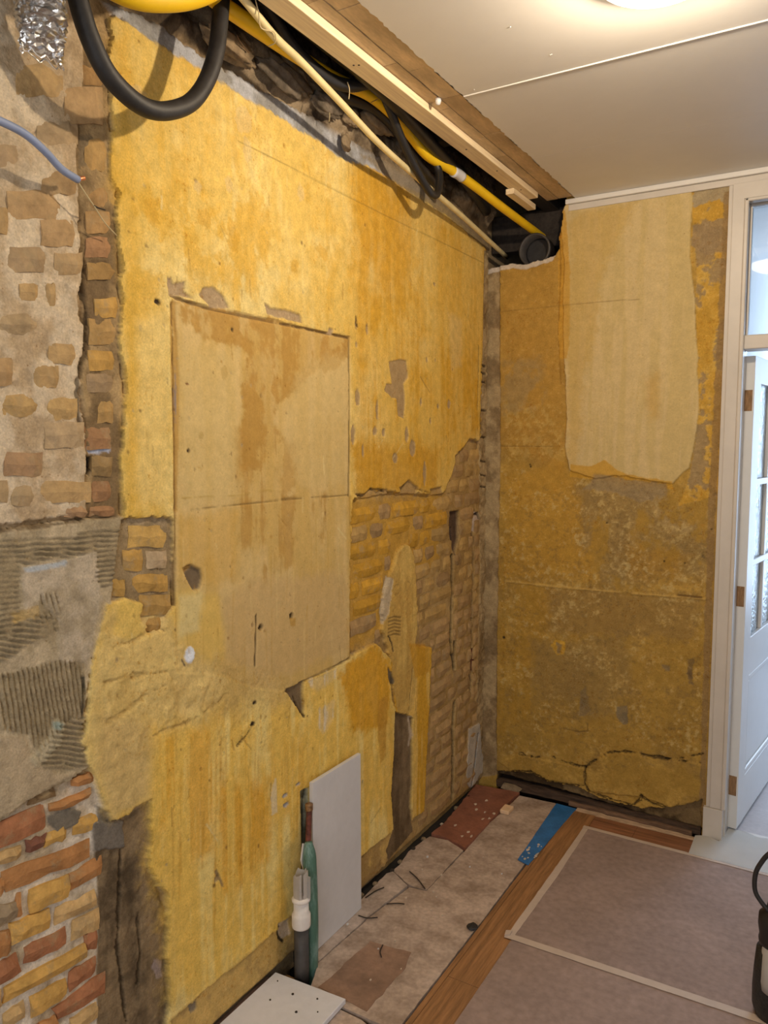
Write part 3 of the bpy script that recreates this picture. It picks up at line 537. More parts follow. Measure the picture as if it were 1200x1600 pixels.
s.region([(622, 866), (634, 850), (642, 852), (650, 872), (654, 940), (652, 1000), (652, 1060), (648, 1100), (640, 1118), (622, 1116), (618, 1088), (614, 1040), (606, 1010), (600, 985), (602, 930), (612, 900)], lambda f, w_: mixc(A(196, 152, 74), A(212, 170, 88), sstep(0.40, 0.6, f.blot2[w_]*0.5+f.streak[w_]*0.5)), h=lambda f, w_: -0.003+0.005*f.n1[w_]+0.003*f.n2[w_], k=1, rag=0.009)
s.region([(640, 1005), (670, 1008), (672, 1050), (650, 1060)], A(204, 146, 40), alpha=0.8, rag=0.004, soft=0.006)
s.region([(598, 950), (608, 900), (616, 905), (608, 960), (600, 975)], A(190, 166, 130), alpha=0.9, dh=-0.003)
for c0 in ((621, 922), (637, 916)):
    cu, cv = wl(c0); r_ = 0.026
    s.line([(cu+r_*math.cos(a_), cv+0.017*math.sin(a_)) for a_ in np.linspace(0, 2*math.pi, 20)], 0.004, A(150, 116, 60), -0.003, 0.005, 0.6, px=False, brk=0.36)
for j in range(6): s.line([(608, 967+j*5.6), (618, 964+j*5.4), (628, 966+j*5.4)], 0.004, A(150, 116, 62), -0.004, 0.001, 0.75)
s.line([(610, 995), (614, 1006), (616, 1018)], 0.006, A(70, 56, 40), -0.005, 0.003)
s.region([(606, 1042), (612, 1052), (618, 1066), (612, 1074), (608, 1062)], A(110, 92, 66), dh=-0.006, rag=0.003)
s.region([(618, 1112), (640, 1118), (646, 1122), (646, 1200), (644, 1262), (650, 1300), (612, 1346), (606, 1330), (616, 1300), (612, 1240), (616, 1180)], lambda f, w_: mixc(A(92, 72, 48, 0.85), A(122, 98, 68, 0.85), sstep(0.36, 0.64, f.blot2[w_]*0.6+0.4*f.streak[w_])), h=lambda f, w_: -0.013+0.006*f.n1[w_]+0.003*f.n2[w_], k=4, rag=0.003)
s.line([(642, 1120), (645, 1150), (643, 1165)], 0.010, A(186, 160, 128), 0.004, 0.004, 0.8)
s.line([(646, 1045), (643, 1080), (640, 1110)], 0.005, A(120, 92, 52), -0.004, 0.003, 0.7)
# deep vertical chases in the brick
DK = A(48, 38, 30)
s.region([(708, 800), (722, 798), (722, 840), (716, 868), (712, 860), (706, 830)], A(92, 70, 52), h=-0.03, rag=0.002, k=0)
s.line([(714, 826), (715, 850), (716, 870)], 0.010, A(70, 62, 54), -0.006, 0.002)
s.line([(712, 870), (711, 930), (709, 1000), (710, 1020), (714, 1040)], 0.026, DK, -0.02, 0.006, 0.95)
s.line([(716, 1002), (714, 1030), (715, 1045)], 0.026, A(60, 52, 44), -0.02, 0.003, 0.95)
s.line([(715, 1100), (712, 1140), (713, 1190), (712, 1230), (711, 1250)], 0.028, A(60, 52, 42), -0.02, 0.004, 0.95)
s.line([(746, 800), (743, 830), (744, 880), (742, 960), (741, 1040), (740, 1090)], 0.018, A(96, 68, 48), -0.014, 0.006, 0.85, brk=0.30)
s.region([(742, 1015), (746, 1018), (745, 1040), (740, 1060), (739, 1085), (736, 1070)], A(104, 62, 44), dh=-0.004)
s.region([(742, 800), (754, 800), (753, 830), (744, 832)], A(194, 170, 150), alpha=0.7, dh=-0.004); s.line([(745, 805), (752, 802), (754, 812)], 0.010, A(50, 40, 32), -0.01)
# corner mortar strip
s.region([(757, 392), (800, 392), (800, 1260), (744, 1250), (748, 1100), (754, 900), (752, 700)], lambda f, w_: mixc(A(140, 112, 74), A(170, 142, 100), sstep(0.4, 0.6, f.blot2[w_])), alpha=0.8, h=lambda f, w_: -0.010+0.022*f.n1[w_]+0.014*f.n2[w_], k=0, rag=0.004)
for pts in ([(766, 460), (767, 520), (765, 600), (768, 640), (763, 690), (766, 720)], [(753, 560), (752, 640), (750, 700)]):
    s.line(pts, 0.008, A(70, 54, 36), -0.008, 0.006, 0.8, brk=0.42)
for y in (570, 582, 596, 640, 682, 720, 742, 760): s.line([(754, y), (762, y+2)], 0.008, A(70, 52, 34), -0.006, 0.003, 0.85)
s.region([(736, 1140), (752, 1130), (758, 1200), (742, 1235), (732, 1225)], A(176, 164, 146, 0.85), alpha=0.8, h=-0.008, rag=0.005)
s.line([(750, 1148), (746, 1180), (742, 1215), (738, 1240)], 0.016, A(66, 66, 66), -0.008, 0.003, 0.95)
# the open slot at the wall foot
s.h = np.where(s.V < 0.03, s.h-0.02*sstep(0.03, 0.0, s.V), s.h)

s = WF
prng = random.Random(21)
def on_plaster(p):
    q_ = wl(p); i_ = int((q_[1]-s.v[0])/(s.v[1]-s.v[0])); j_ = int((q_[0]-s.u[0])/(s.u[1]-s.u[0]))
    return 0 <= i_ < s.k.shape[0] and 0 <= j_ < s.k.shape[1] and s.k[i_, j_] in (1, 2)
n_ = 0
while n_ < 210:
    p_ = (prng.uniform(180, 755), prng.uniform(60, 1400))
    if not on_plaster(p_): continue
    n_ += 1; r1 = prng.uniform(0.0018, 0.0045)
    s.spot(p_, r1, r1*prng.uniform(0.6, 1.8), prng.choice([A(150, 104, 44), A(120, 84, 44), A(182, 130, 50), A(176, 148, 104)]), -0.0015, 0.002, alpha=prng.uniform(0.4, 0.85))
n_ = 0
while n_ < 90:
    p_ = (prng.uniform(180, 755), prng.uniform(60, 1400))
    if not on_plaster(p_): continue
    n_ += 1; ln = prng.uniform(6, 34); dx_ = prng.uniform(-3, 3) if prng.random() < 0.7 else prng.uniform(-20, 20)
    s.line([p_, (p_[0]+dx_*0.5, p_[1]+ln*0.5), (p_[0]+dx_, p_[1]+ln)], prng.uniform(0.0012, 0.003), prng.choice([A(170, 122, 50), A(150, 108, 50), A(230, 204, 138), A(196, 150, 66)]), -0.0006, 0.003, prng.uniform(0.3, 0.65))
# pale flaked spots on the upper coat
for (x, y, rx, ry) in ((385, 232, .012, .03), (380, 190, .03, .03), (358, 290, .006, .012), (307, 290, .004, .006), (216, 150, .02, .02), (470, 300, .02, .03)):
    s.spot((x, y), rx, ry, A(214, 182, 124), -0.0005, 0.012, alpha=0.5)
for (x, y, rx, ry) in ((320, 340, .025, .02), (365, 370, .02, .04), (505, 395, .03, .025), (235, 330, .02, .03), (330, 120, .02, .02), (460, 420, .02, .02), (600, 430, .02, .05), (650, 470, .03, .03)):
    s.spot((x, y), rx, ry, A(206, 150, 44), 0, 0.016, alpha=0.5)
WFIELD = WF
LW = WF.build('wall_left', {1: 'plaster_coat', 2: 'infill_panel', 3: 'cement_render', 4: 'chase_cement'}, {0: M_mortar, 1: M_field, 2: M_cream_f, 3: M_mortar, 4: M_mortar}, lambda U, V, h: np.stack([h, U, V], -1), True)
LWO = LW[0]
LW[1]['label'] = 'flaking yellow-ochre painted plaster'; 
if 2 in LW: LW[2]['label'] = 'smooth ochre-stained filled-in opening'
# solid backing and the rest of the wall towards the camera
M_mort_plain = mat('mortar_plain', MORT, 0.95, 0.2, 9, 0.5, 60)
box('wall_backing', -0.20, -0.055, -1.5, L+0.6, -0.2, 2.85, M_mort_plain, LWO)
box('mortar_skim', -0.055, -0.004, -1.5, 0.662, -0.06, 2.80, M_mort_plain, LWO)

# ---- bricks
def brick_quad(q, col, front, depth=0.03, jit=0.003, bow=0.003):
    """q = TL,TR,BR,BL in wall (u,v); a chipped brick face with its body behind"""
    q = [np.array(p) for p in q]; bm = bmesh.new(); nx, ny = 4, 2; grid = []
    for j in range(ny+1):
        row = []
        for i in range(nx+1):
            a_, b_ = i/nx, j/ny
            p = (q[0]*(1-a_)+q[1]*a_)*(1-b_)+(q[3]*(1-a_)+q[2]*a_)*b_
            edge = i in (0, nx) or j in (0, ny)
            p = p+np.array([random.uniform(-jit, jit), random.uniform(-jit, jit)])
            x = front+(random.uniform(-bow, bow*0.5)-(0.0055 if edge else 0)-(0.003 if (i in (0, nx) and j in (0, ny)) else 0))
            row.append(bm.verts.new((x, p[0], p[1])))
        grid.append(row)
    for j in range(ny):
        for i in range(nx): bm.faces.new((grid[j][i], grid[j][i+1], grid[j+1][i+1], grid[j+1][i]))
    ring = grid[0]+[grid[j][nx] for j in range(1, ny+1)]+grid[ny][::-1][1:]+[grid[j][0] for j in range(ny-1, 0, -1)]
    back = [bm.verts.new((front-depth, v_.co.y, v_.co.z)) for v_ in ring]
    n = len(ring)
    for i in range(n): bm.faces.new((ring[i], ring[(i+1) % n], back[(i+1) % n], back[i]))
    o = from_bm('brick', bm, M_brick, LWO); o.color = (*np.clip(col, 0.01, 0.9), 1); return o
RED = A(150, 97, 62, 0.76); ORG = A(168, 115, 66, 0.76); YEL = A(188, 142, 72, 0.76); SAND = A(184, 146, 92, 0.78); GRY = A(140, 118, 88, 0.78); DRED = A(116, 74, 54, 0.72)
def z6(ox, oy, pts): return [(ox+x/6, oy+y/6) for x, y in pts]
LBQ = [(0, 1200, [(-40, 565), (445, 345), (455, 585), (-40, 815)], RED), (0, 1200, [(310, 300), (540, 175), (560, 275), (310, 365)], BRN/0.75), (0, 1200, [(715, 105), (905, 45), (905, 135), (715, 180)], ORG),
       (0, 1200, [(505, 355), (870, 210), (865, 300), (525, 425)], ORG), (0, 1200, [(475, 640), (665, 530), (660, 680), (470, 755)], YEL), (0, 1200, [(725, 515), (945, 425), (960, 570), (730, 645)], YEL),
       (0, 1200, [(285, 705), (465, 640), (468, 745), (280, 810)], DRED), (0, 1200, [(-40, 845), (230, 740), (240, 850), (-40, 950)], SAND), (0, 1200, [(90, 1000), (868, 685), (865, 860), (120, 1170)], ORG),
       (0, 1200, [(690, 1020), (985, 840), (995, 1000), (690, 1165)], ORG), (55, 1390, [(0, 20), (345, -110), (335, 75), (-5, 245)], YEL), (0, 1200, [(-40, 1070), (75, 1040), (80, 1190), (-40, 1240)], ORG),
       (0, 1400, [(-40, 135), (185, 75), (190, 205), (-40, 350)], GRY), (0, 1400, [(195, 10), (248, -10), (248, 185), (195, 220)], ORG), (0, 1400, [(150, 285), (480, 140), (485, 320), (150, 475)], YEL),
       (0, 1400, [(570, 130), (925, -30), (935, 110), (570, 290)], SAND), (0, 1400, [(720, 250), (960, 140), (965, 320), (720, 435)], SAND), (0, 1400, [(270, 500), (640, 325), (650, 475), (290, 655)], RED),
       (0, 1400, [(830, 400), (960, 320), (950, 510), (840, 530)], RED), (0, 1400, [(-40, 415), (140, 340), (140, 540), (-40, 640)], ORG), (0, 1400, [(-40, 690), (190, 560), (225, 740), (-40, 890)], RED),
       (0, 1400, [(110, 870), (820, 470), (825, 605), (110, 1010)], YEL), (0, 1400, [(695, 740), (935, 585), (935, 725), (695, 920)], RED), (0, 1400, [(345, 970), (655, 805), (660, 950), (345, 1180)], YEL),
       (0, 1400, [(555, 1070), (1005, 740), (1010, 930), (600, 1180)], RED), (0, 1400, [(70, 1140), (260, 1020), (265, 1160), (75, 1270)], SAND), (0, 1400, [(-60, 990), (50, 920), (55, 1060), (-60, 1140)], SAND),
       (0, 1400, [(420, 1230), (560, 1150), (570, 1300), (425, 1390)], ORG), (0, 1400, [(700, 1190), (940, 1020), (945, 1160), (705, 1330)], SAND), (0, 1400, [(90, 1390), (390, 1230), (395, 1370), (95, 1530)], RED)]
for ox, oy, pts, col in LBQ:
    Q = np.array([wl(p) for p in z6(ox, oy, pts)]); c0 = Q.mean(0); Q = c0+(Q-c0)*1.07
    brick_quad(list(Q), col*random.uniform(0.9, 1.08), -0.005+random.uniform(-0.003, 0.003), 0.04, 0.003, 0.003)
UB = A(184, 142, 82); UB2 = A(172, 130, 78); UB3 = A(166, 120, 78)
ULB = [((13, 298), (100, 341), UB2), ((67, 343), (116, 385), UB2), ((68, 268), (121, 303), UB2), ((-30, 325), (15, 366), UB), ((143, 287), (173, 323), UB2), ((138, 370), (177, 402), UB3), ((138, 215), (170, 265), UB),
       ((127, 100), (167, 133), UB2), ((103, 136), (163, 193), UB2), ((28, 100), (100, 150), UB), ((33, 444), (61, 468), UB), ((75, 443), (89, 477), UB), ((78, 537), (118, 569), UB), ((53, 572), (92, 606), UB), ((-30, 560), (22, 602), UB2),
       ((152, 465), (187, 495), A(196, 148, 74)), ((145, 498), (183, 539), UB), ((143, 547), (181, 578), A(196, 148, 74)), ((2, 617), (65, 651), A(190, 146, 78)), ((77, 622), (123, 657), A(190, 146, 78)), ((9, 708), (68, 744), UB3), ((62, 752), (144, 785), UB), ((145, 752), (178, 784), UB3),
       ((104, 792), (137, 808), UB3), ((145, 792), (182, 806), UB3), ((138, 667), (181, 702), UB3), ((148, 713), (180, 745), A(150, 118, 72)), ((158, 627), (182, 661), UB), ((140, 582), (180, 612), A(160, 130, 92)), ((140, 330), (176, 364), UB2), ((142, 410), (186, 436), A(168, 128, 72)),
       ((205, 822), (266, 856), A(202, 158, 84)), ((197, 860), (228, 892), A(198, 150, 74)), ((235, 861), (266, 889), A(186, 156, 116)), ((212, 897), (268, 926), A(198, 150, 74)), ((222, 931), (270, 962), A(188, 144, 76)), ((180, 906), (201, 933), A(196, 150, 76)), ((232, 966), (256, 988), A(184, 140, 74)), ((20, 760), (58, 790), A(184, 150, 104)), ((-30, 752), (14, 786), A(180, 146, 100)), ((60, 190), (124, 225), A(172, 140, 98)), ((-20, 225), (40, 262), A(172, 138, 98)), ((14, 385), (72, 424), A(170, 136, 94)), ((86, 395), (130, 430), A(176, 138, 88)), ((0, 490), (60, 524), A(176, 144, 100)), ((72, 660), (134, 700), A(178, 146, 104))]
for (x0, y0), (x1, y1), col in ULB:
    inch = x0 > 124; e_ = 2
    brick_quad([wl((x0, y0)), wl((x1, y0)), wl((x1, y1)), wl((x0, y1))], (np.array(col)*(0.95 if inch else 0.66)+np.array(A(190, 160, 118))*(0.05 if inch else 0.34))*random.uniform(0.92, 1.06), (-0.004 if x0 > 190 else (-0.0025 if inch else 0.0032))+random.uniform(-0.0015, 0.0015), 0.035, 0.0025, 0.002)
# painted brick courses at the right, laid where the plaster is gone
def k_at(u, v):
    i = int((v-WF.v[0])/(WF.v[1]-WF.v[0])); j = int((u-WF.u[0])/(WF.u[1]-WF.u[0]))
    return WF.k[min(max(i, 0), WF.k.shape[0]-1), min(max(j, 0), WF.k.shape[1]-1)], WF.h[min(max(i, 0), WF.h.shape[0]-1), min(max(j, 0), WF.h.shape[1]-1)]
PX_U0 = wl((552, 900))[0]
row = 0; v = 0.05
while v < 1.62:
    u = PX_U0-0.08+(0.0 if row % 2 else 0.055); i = row % 3
    while u < L-0.03:
        ln = 0.205 if (i % 2 == 0) == (row % 2 == 0) else 0.098
        u1 = u+ln-0.011
        # clip the brick to the bare area
        us = np.linspace(u, u1, 25); ok = [k_at(x, v+0.024)[0] == 0 and k_at(x, v+0.004)[0] == 0 and k_at(x, v+0.046)[0] == 0 and k_at(x, v+0.024)[1] > -0.0195 and x < L-0.045 for x in us]
        runs = []; st_ = None
        for x, o_ in list(zip(us, ok))+[(u1, False)]:
            if o_ and st_ is None: st_ = x
            if not o_ and st_ is not None: runs.append((st_, x-(u1-u)/24*1.2)); st_ = None
        for a0, a1 in runs:
            if a1-a0 > 0.03 and a0 > PX_U0-0.01:
                yel = (a0 < 2.62 and v > 0.98)
                base = A(200, 146, 50) if yel and random.random() < 0.75 else (A(184, 144, 82) if random.random() < 0.6 else A(170, 132, 82))
                if v < 0.8: base = A(166, 130, 82, 0.85)
                brick_quad([(a0, v+0.05), (a1, v+0.052), (a1, v+0.003), (a0, v)], base*random.uniform(0.86, 1.1), -0.0060+random.uniform(-0.002, 0.002), 0.03, 0.003, 0.0025)
        u += ln; i += 1
    v += 0.062; row += 1

# ================================================================== FAR WALL
FFLD = Field(-0.03, 0.985, -0.05, H+0.03, 0.0036, wf)
s = FFLD
OC = A(178, 136, 58); OCB = A(196, 152, 70); OCD = A(150, 114, 54); OCG = A(158, 132, 86); CRM = A(204, 172, 112)
k9 = 0.92
s.h[:] = 0.003*s.n1+0.0018*s.n2
s.c[:] = mixc(OC, OCB, sstep(0.40, 0.62, s.blot2)); t = sstep(0.50, 0.60, s.blot*0.5+s.blot2*0.5)[..., None]; s.c = s.c*(1-0.6*t)+OCD*0.6*t
s.k[:] = 0
def fr(pts, col, **kw): s.region(pts, col, **kw)
fr([(778, 410), (880, 395), (885, 700), (880, 740), (776, 700)], A(186, 138, 58), alpha=0.75, rag=0.02, soft=0.03)
fr([(790, 620), (870, 640), (880, 720), (785, 720)], A(198, 158, 80), alpha=0.7, rag=0.02, soft=0.02, tex=sstep(0.48, 0.56, s.speck))
fr([(785, 560), (850, 560), (850, 640), (785, 650)], OCG, alpha=0.55, rag=0.02, soft=0.03, tex=sstep(0.44, 0.58, s.blot2))
fr([(790, 740), (880, 720), (930, 800), (930, 900), (850, 910), (785, 905)], A(198, 146, 52), alpha=0.6, rag=0.03, soft=0.04)
fr([(900, 760), (1110, 770), (1108, 900), (960, 920), (910, 860)], A(160, 128, 74), alpha=0.8, rag=0.03, soft=0.03, tex=sstep(0.38, 0.52, s.blot2))
fr([(1020, 780), (1110, 765), (1108, 830), (1030, 830)], A(192, 158, 100), alpha=0.7, rag=0.02, soft=0.02, tex=sstep(0.44, 0.56, s.blot2))
fr([(980, 850), (1080, 870), (1060, 915), (980, 905)], A(178, 130, 48), alpha=0.6, rag=0.02, soft=0.03)
fr([(880, 840), (1020, 830), (1020, 900), (890, 900)], A(196, 164, 104), alpha=0.6, rag=0.02, soft=0.01, tex=sstep(0.53, 0.62, s.speck)*sstep(0.46,0.56,s.blot2))
fr([(850, 915), (1090, 930), (1090, 1000), (850, 990)], A(160, 124, 66), alpha=0.7, rag=0.02, soft=0.02)
fr([(775, 905), (860, 915), (860, 1100), (778, 1150)], A(182, 134, 46), alpha=0.6, rag=0.03, soft=0.03, tex=sstep(0.36, 0.6, s.streak))
fr([(830, 1000), (980, 990), (1000, 1120), (840, 1120)], A(156, 124, 70), alpha=0.6, rag=0.03, soft=0.03)
fr([(780, 1090), (1100, 1090), (1096, 1180), (780, 1170)], A(176, 134, 56), alpha=0.65, rag=0.03, soft=0.03, tex=sstep(0.4, 0.55, s.blot2))
fr([(930, 960), (1100, 970), (1095, 1110), (960, 1080)], A(196, 152, 72), alpha=0.6, rag=0.02, soft=0.008, tex=sstep(0.53, 0.62, s.speck)*sstep(0.46,0.56,s.blot2))
fr([(780, 730), (1110, 760), (1100, 1180), (780, 1180)], A(206, 172, 104), alpha=0.6, rag=0.01, soft=0.01, tex=sstep(0.60, 0.66, s.speck)*sstep(0.44, 0.54, s.blot2))
fr([(780, 760), (1110, 760), (1100, 1200), (780, 1200)], A(120, 96, 60), alpha=0.35, rag=0.01, soft=0.01, tex=1-sstep(0.31, 0.38, s.speck))
s.h += 0.0016*(sstep(0.46, 0.6, s.speck)-0.5)*(s.V < 1.45)*sstep(0.42, 0.56, s.blot2)
# strip beside the door: thick lumpy ochre over grey
st = [(1078, 296), (1146, 285), (1140, 500), (1132, 700), (1120, 775), (1060, 790), (1080, 740), (1092, 640), (1086, 560), (1088, 420), (1082, 330)]
fr(st, lambda f, w_: mixc(A(200, 150, 56), A(216, 170, 80), sstep(0.4, 0.6, f.blot2[w_])), dh=lambda f, w_: 0.012*f.n1[w_]+0.004*f.n2[w_], rag=0.004)
fr(st, A(162, 132, 88), alpha=0.9, rag=0.006, tex=sstep(0.52, 0.56, s.blot2+0.3*s.n2), dh=-0.004)
fr([(1082, 296), (1146, 286), (1144, 320), (1120, 312), (1086, 322)], A(172, 150, 112), alpha=0.9, rag=0.008)
fr([(1082, 352), (1140, 340), (1136, 395), (1100, 398), (1080, 380)], A(160, 130, 88), alpha=0.9, rag=0.008)
fr([(1132, 300), (1148, 298), (1118, 800), (1100, 1290), (1092, 1290), (1106, 800)], A(150, 116, 70), alpha=0.8, rag=0.004)
# cream upper coat
CR = [(876, 322), (900, 316), (1000, 302), (1082, 296), (1080, 350), (1078, 400), (1086, 470), (1090, 560), (1092, 640), (1084, 700), (1076, 730), (1050, 756), (1010, 750), (960, 742), (930, 748), (890, 735), (884, 700), (886, 640), (882, 560), (880, 470), (882, 420), (878, 370)]
fr(CR, lambda f, w_: mixc(A(208, 176, 112), A(214, 182, 122), sstep(0.4, 0.6, f.streak[w_])), h=lambda f, w_: 0.006+0.002*f.n1[w_]+0.0006*f.n2[w_], rag=0.003, k=2)
fr([(876, 322), (884, 330), (892, 420), (890, 540), (886, 560), (880, 560), (874, 560), (872, 400)], A(206, 150, 52), alpha=0.85, rag=0.003)
fr([(915, 330), (1000, 315), (940, 420), (930, 520), (912, 600), (905, 735), (890, 735), (886, 600), (888, 450), (890, 350)], A(200, 158, 76), alpha=0.5, rag=0.02, soft=0.02)
fr([(1010, 590), (1032, 580), (1030, 650), (1015, 660)], A(200, 150, 66), alpha=0.45, rag=0.01, soft=0.02)
fr([(892, 725), (925, 728), (945, 718), (965, 735), (1000, 745), (1050, 752), (1052, 764), (950, 752), (890, 745)], A(206, 152, 50), alpha=0.85, rag=0.004)
fr([(930, 742), (1040, 756), (1040, 775), (1000, 785), (960, 770), (910, 765)], A(156, 130, 90), alpha=0.8, rag=0.008, soft=0.006, dh=-0.002)
s.line([(778, 487), (870, 478), (960, 470), (1000, 468)], 0.0014, A(120, 90, 44), 0, 0.0, 0.5)
s.line([(873, 330), (876, 420), (872, 520), (876, 600)], 0.003, A(150, 104, 36), -0.002, 0.003, 0.7)
s.line([(780, 697), (870, 698)], 0.003, A(120, 88, 40), -0.002, 0.002, 0.5)
s.line([(790, 908), (850, 915), (960, 925), (1050, 932), (1100, 936)], 0.007, A(206, 164, 84), 0.004, 0.004, 0.7, brk=0.42)
s.line([(1060, 930), (1096, 934)], 0.006, A(110, 76, 40), -0.004, 0.002, 0.8)
# scars
for pts, c_ in (([(868, 998), (884, 1002), (882, 1022), (870, 1026), (860, 1008)], A(222, 166, 50)), ([(868, 1002), (878, 1008), (876, 1024), (869, 1022)], A(130, 116, 92)), ([(1074, 1030), (1084, 1030), (1083, 1070), (1075, 1070)], A(112, 90, 62)), ([(1032, 1038), (1048, 1040), (1046, 1048), (1034, 1046)], A(120, 104, 80)), ([(963, 1104), (980, 1102), (981, 1130), (974, 1132), (962, 1118)], A(132, 114, 84)), ([(907, 1080), (916, 1072), (922, 1110), (914, 1120), (906, 1118)], A(136, 114, 78)), ([(1096, 865), (1100, 866), (1100, 872), (1094, 872)], A(110, 90, 60))):
    fr(pts, c_, dh=-0.002, rag=0.006, soft=0.003, alpha=0.85, tex=0.7+0.3*sstep(0.42, 0.52, s.blot2))
for (x, y, r1) in ((948, 817, .004), (829, 729, .005), (828, 726, .004), (1038, 877, .004), (1070, 880, .004), (1112, 827, .004), (787, 996, .006)): s.spot((x, y), r1, r1, A(60, 44, 26), -0.003, 0.001)
s.line([(880, 1138), (905, 1144), (918, 1142), (918, 1132)], 0.004, A(130, 98, 50), -0.002, 0.002, 0.7)
# cracked lower plaster
CK = A(74, 54, 30)
for pts, wdt in (([(812, 1178), (836, 1184), (860, 1182), (886, 1192), (914, 1198)], 0.004), ([(914, 1198), (950, 1176), (980, 1174), (1040, 1186), (1096, 1192)], 0.007), ([(1040, 1186), (1070, 1184), (1098, 1178)], 0.004), ([(914, 1198), (913, 1225), (920, 1236), (950, 1248), (990, 1258), (1000, 1250), (1003, 1240)], 0.006), ([(800, 1205), (830, 1206), (850, 1218), (880, 1226), (913, 1228)], 0.006), ([(1003, 1244), (1020, 1256), (1050, 1262), (1060, 1256)], 0.005)):
    s.line(pts, wdt*0.55, CK, -0.008, 0.009, 0.85)
s.c *= 0.92
fr([(914, 1198), (950, 1178), (980, 1176), (1096, 1194), (1094, 1255), (1050, 1262), (1003, 1245), (920, 1236)], None, dh=0.006, rag=0.003)
fr([(780, 1190), (812, 1180), (914, 1200), (912, 1226), (850, 1218), (800, 1206)], None, dh=0.003, rag=0.003)
# lost plaster and dark recess at the foot
fr([(776, 1204), (830, 1208), (855, 1222), (905, 1230), (925, 1242), (960, 1254), (1000, 1262), (1050, 1262), (1096, 1250), (1096, 1300), (1080, 1300), (776, 1226)], lambda f, w_: mixc(A(78, 60, 38), A(128, 102, 66), sstep(0.4, 0.62, f.blot2[w_])), h=lambda f, w_: -0.015+0.012*f.n1[w_], rag=0.006, k=3)
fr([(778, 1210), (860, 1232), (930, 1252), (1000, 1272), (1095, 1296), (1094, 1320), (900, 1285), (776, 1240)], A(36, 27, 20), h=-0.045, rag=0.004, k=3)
# rough mortar at the corner edge
fr([(760, 400), (781, 405), (782, 700), (778, 900), (776, 1100), (776, 1210), (750, 1215)], lambda f, w_: mixc(A(140, 112, 74), A(176, 146, 100), sstep(0.4, 0.6, f.blot2[w_])), h=lambda f, w_: -0.004+0.016*f.n1[w_], rag=0.004, k=3)
# torn-open corner under the ceiling (no wall there)
NT = [(740, 425), (784, 414), (800, 410), (822, 412), (842, 406), (868, 398), (874, 388), (872, 370), (878, 350), (880, 330), (884, 318), (886, 250), (740, 250)]
fr([(p[0]-4 if p[0] > 860 else p[0], p[1]+9 if p[1] > 380 else p[1]) for p in NT], A(206, 186, 160), dh=-0.004, rag=0.004, alpha=0.9)
s.region(NT, A(120, 100, 80), h=-0.05, rag=0.005, k=9)
FW_ = s.build('wall_far', {2: 'cream_plaster_coat', 3: 'bare_mortar'}, {0: M_field, 2: M_cream_f, 3: M_mortar}, lambda U, V, h: np.stack([U, L-h, V], -1), False)
FWO = FW_[0]
# body of the far wall behind its plaster, open at the torn corner
box('wall_body', 0.36, 0.985, L+0.055, L+0.12, -0.2, H+0.3, M_mort_plain, FWO)
box('wall_body', -0.06, 0.36, L+0.055, L+0.12, -0.2, 2.255, M_mort_plain, FWO)
# the rest of the room, out of the frame
DX0, DX1 = 1.018, 1.86
tag(box('wall_beside_door', DX1+0.075, 2.6, L, L+0.12, 0, H+0.1, M_hallwall), kind='structure').name = 'wall_far_right'
tag(box('wall_right', 2.5, 2.6, -1.6, L+0.12, -0.05, H+0.1, M_hallwall), kind='structure')
bm = bmesh.new()
for (x0, x1, z0, z1) in ((-0.2, 0.65, 0, H+0.1), (2.25, 2.6, 0, H+0.1), (0.65, 2.25, 0, 0.75), (0.65, 2.25, 2.15, H+0.1)): bbox(bm, x0, x1, -1.6, -1.5, z0, z1)  # unseen window opening, made up for the added fill light
tag(from_bm('wall_back', bm, M_hallwall), kind='structure')

# ================================================================== CEILING
CE = empty('ceiling', (0, 0, H)); tag(CE, kind='structure')
def ceil_panel(y0, y1, x0=0.376, x1=2.5, rag=True):
    pts = [(x1, y0), (x1, y1)]
    n = 46; ed = [(x0+random.uniform(-0.0035, 0.0035)*(1 if 0 < i < n else 0), y1+(y0-y1)*i/n) for i in range(n+1)]
    return slab('ceiling_panel', pts+ed, H, H+0.012, M_ceil, CE)
ys = [-1.5, -0.85, -0.25, 0.36, 0.94, 1.52, 2.098, 2.66, L-0.004]
for a_, b_ in zip(ys, ys[1:]): ceil_panel(a_+0.0008, b_-0.0008)
for y in ys[1:-2]:
    bm = bmesh.new(); x0, x1 = 0.378, 2.5                # shallow half-round bead over the joint
    prof = [(-0.0035, 0), (-0.0025, -0.0016), (0, -0.0022), (0.0025, -0.0016), (0.0035, 0)]
    A0 = [bm.verts.new((x0, y+a_, H+b_)) for a_, b_ in prof]; A1 = [bm.verts.new((x1, y+a_, H+b_)) for a_, b_ in prof]
    for i in range(4): bm.faces.new((A0[i], A0[i+1], A1[i+1], A1[i]))
    bm.faces.new(A0); bm.faces.new(A1); bm.faces.new((A0[0], A0[-1], A1[-1], A1[0]))
    from_bm('joint_bead', bm, M_white, CE)
box('panel_core_edge', 0.379, 2.5, -1.5, L, H+0.0125, H+0.02, M_hard2, CE)
for (x, y) in ((1.0, 2.3), (0.6, 1.95), (0.42, 2.06), (0.40, 1.86)):
    p_ = fl({(1.0, 2.3): (862, 85), (0.6, 1.95): (860, 86), (0.42, 2.06): (741, 140), (0.40, 1.86): (797, 42)}[(x, y)], H)
    lathe('nail_head', [(0.0004, -0.001), (0.0018, -0.0008), (0.002, 0.0)], (p_[0], p_[1], H), M_white, CE, 10)
T1 = box('trim_1', 0.335, 2.5, L-0.022, L-0.002, H-0.020, H-0.0005, M_white, None, 0.003); tag(T1, kind='structure')
T2 = box('trim_2', 0.345, 2.5, L-0.010, L+0.0, H-0.045, H-0.0205, M_trimw, None, 0.002); tag(T2, kind='structure')

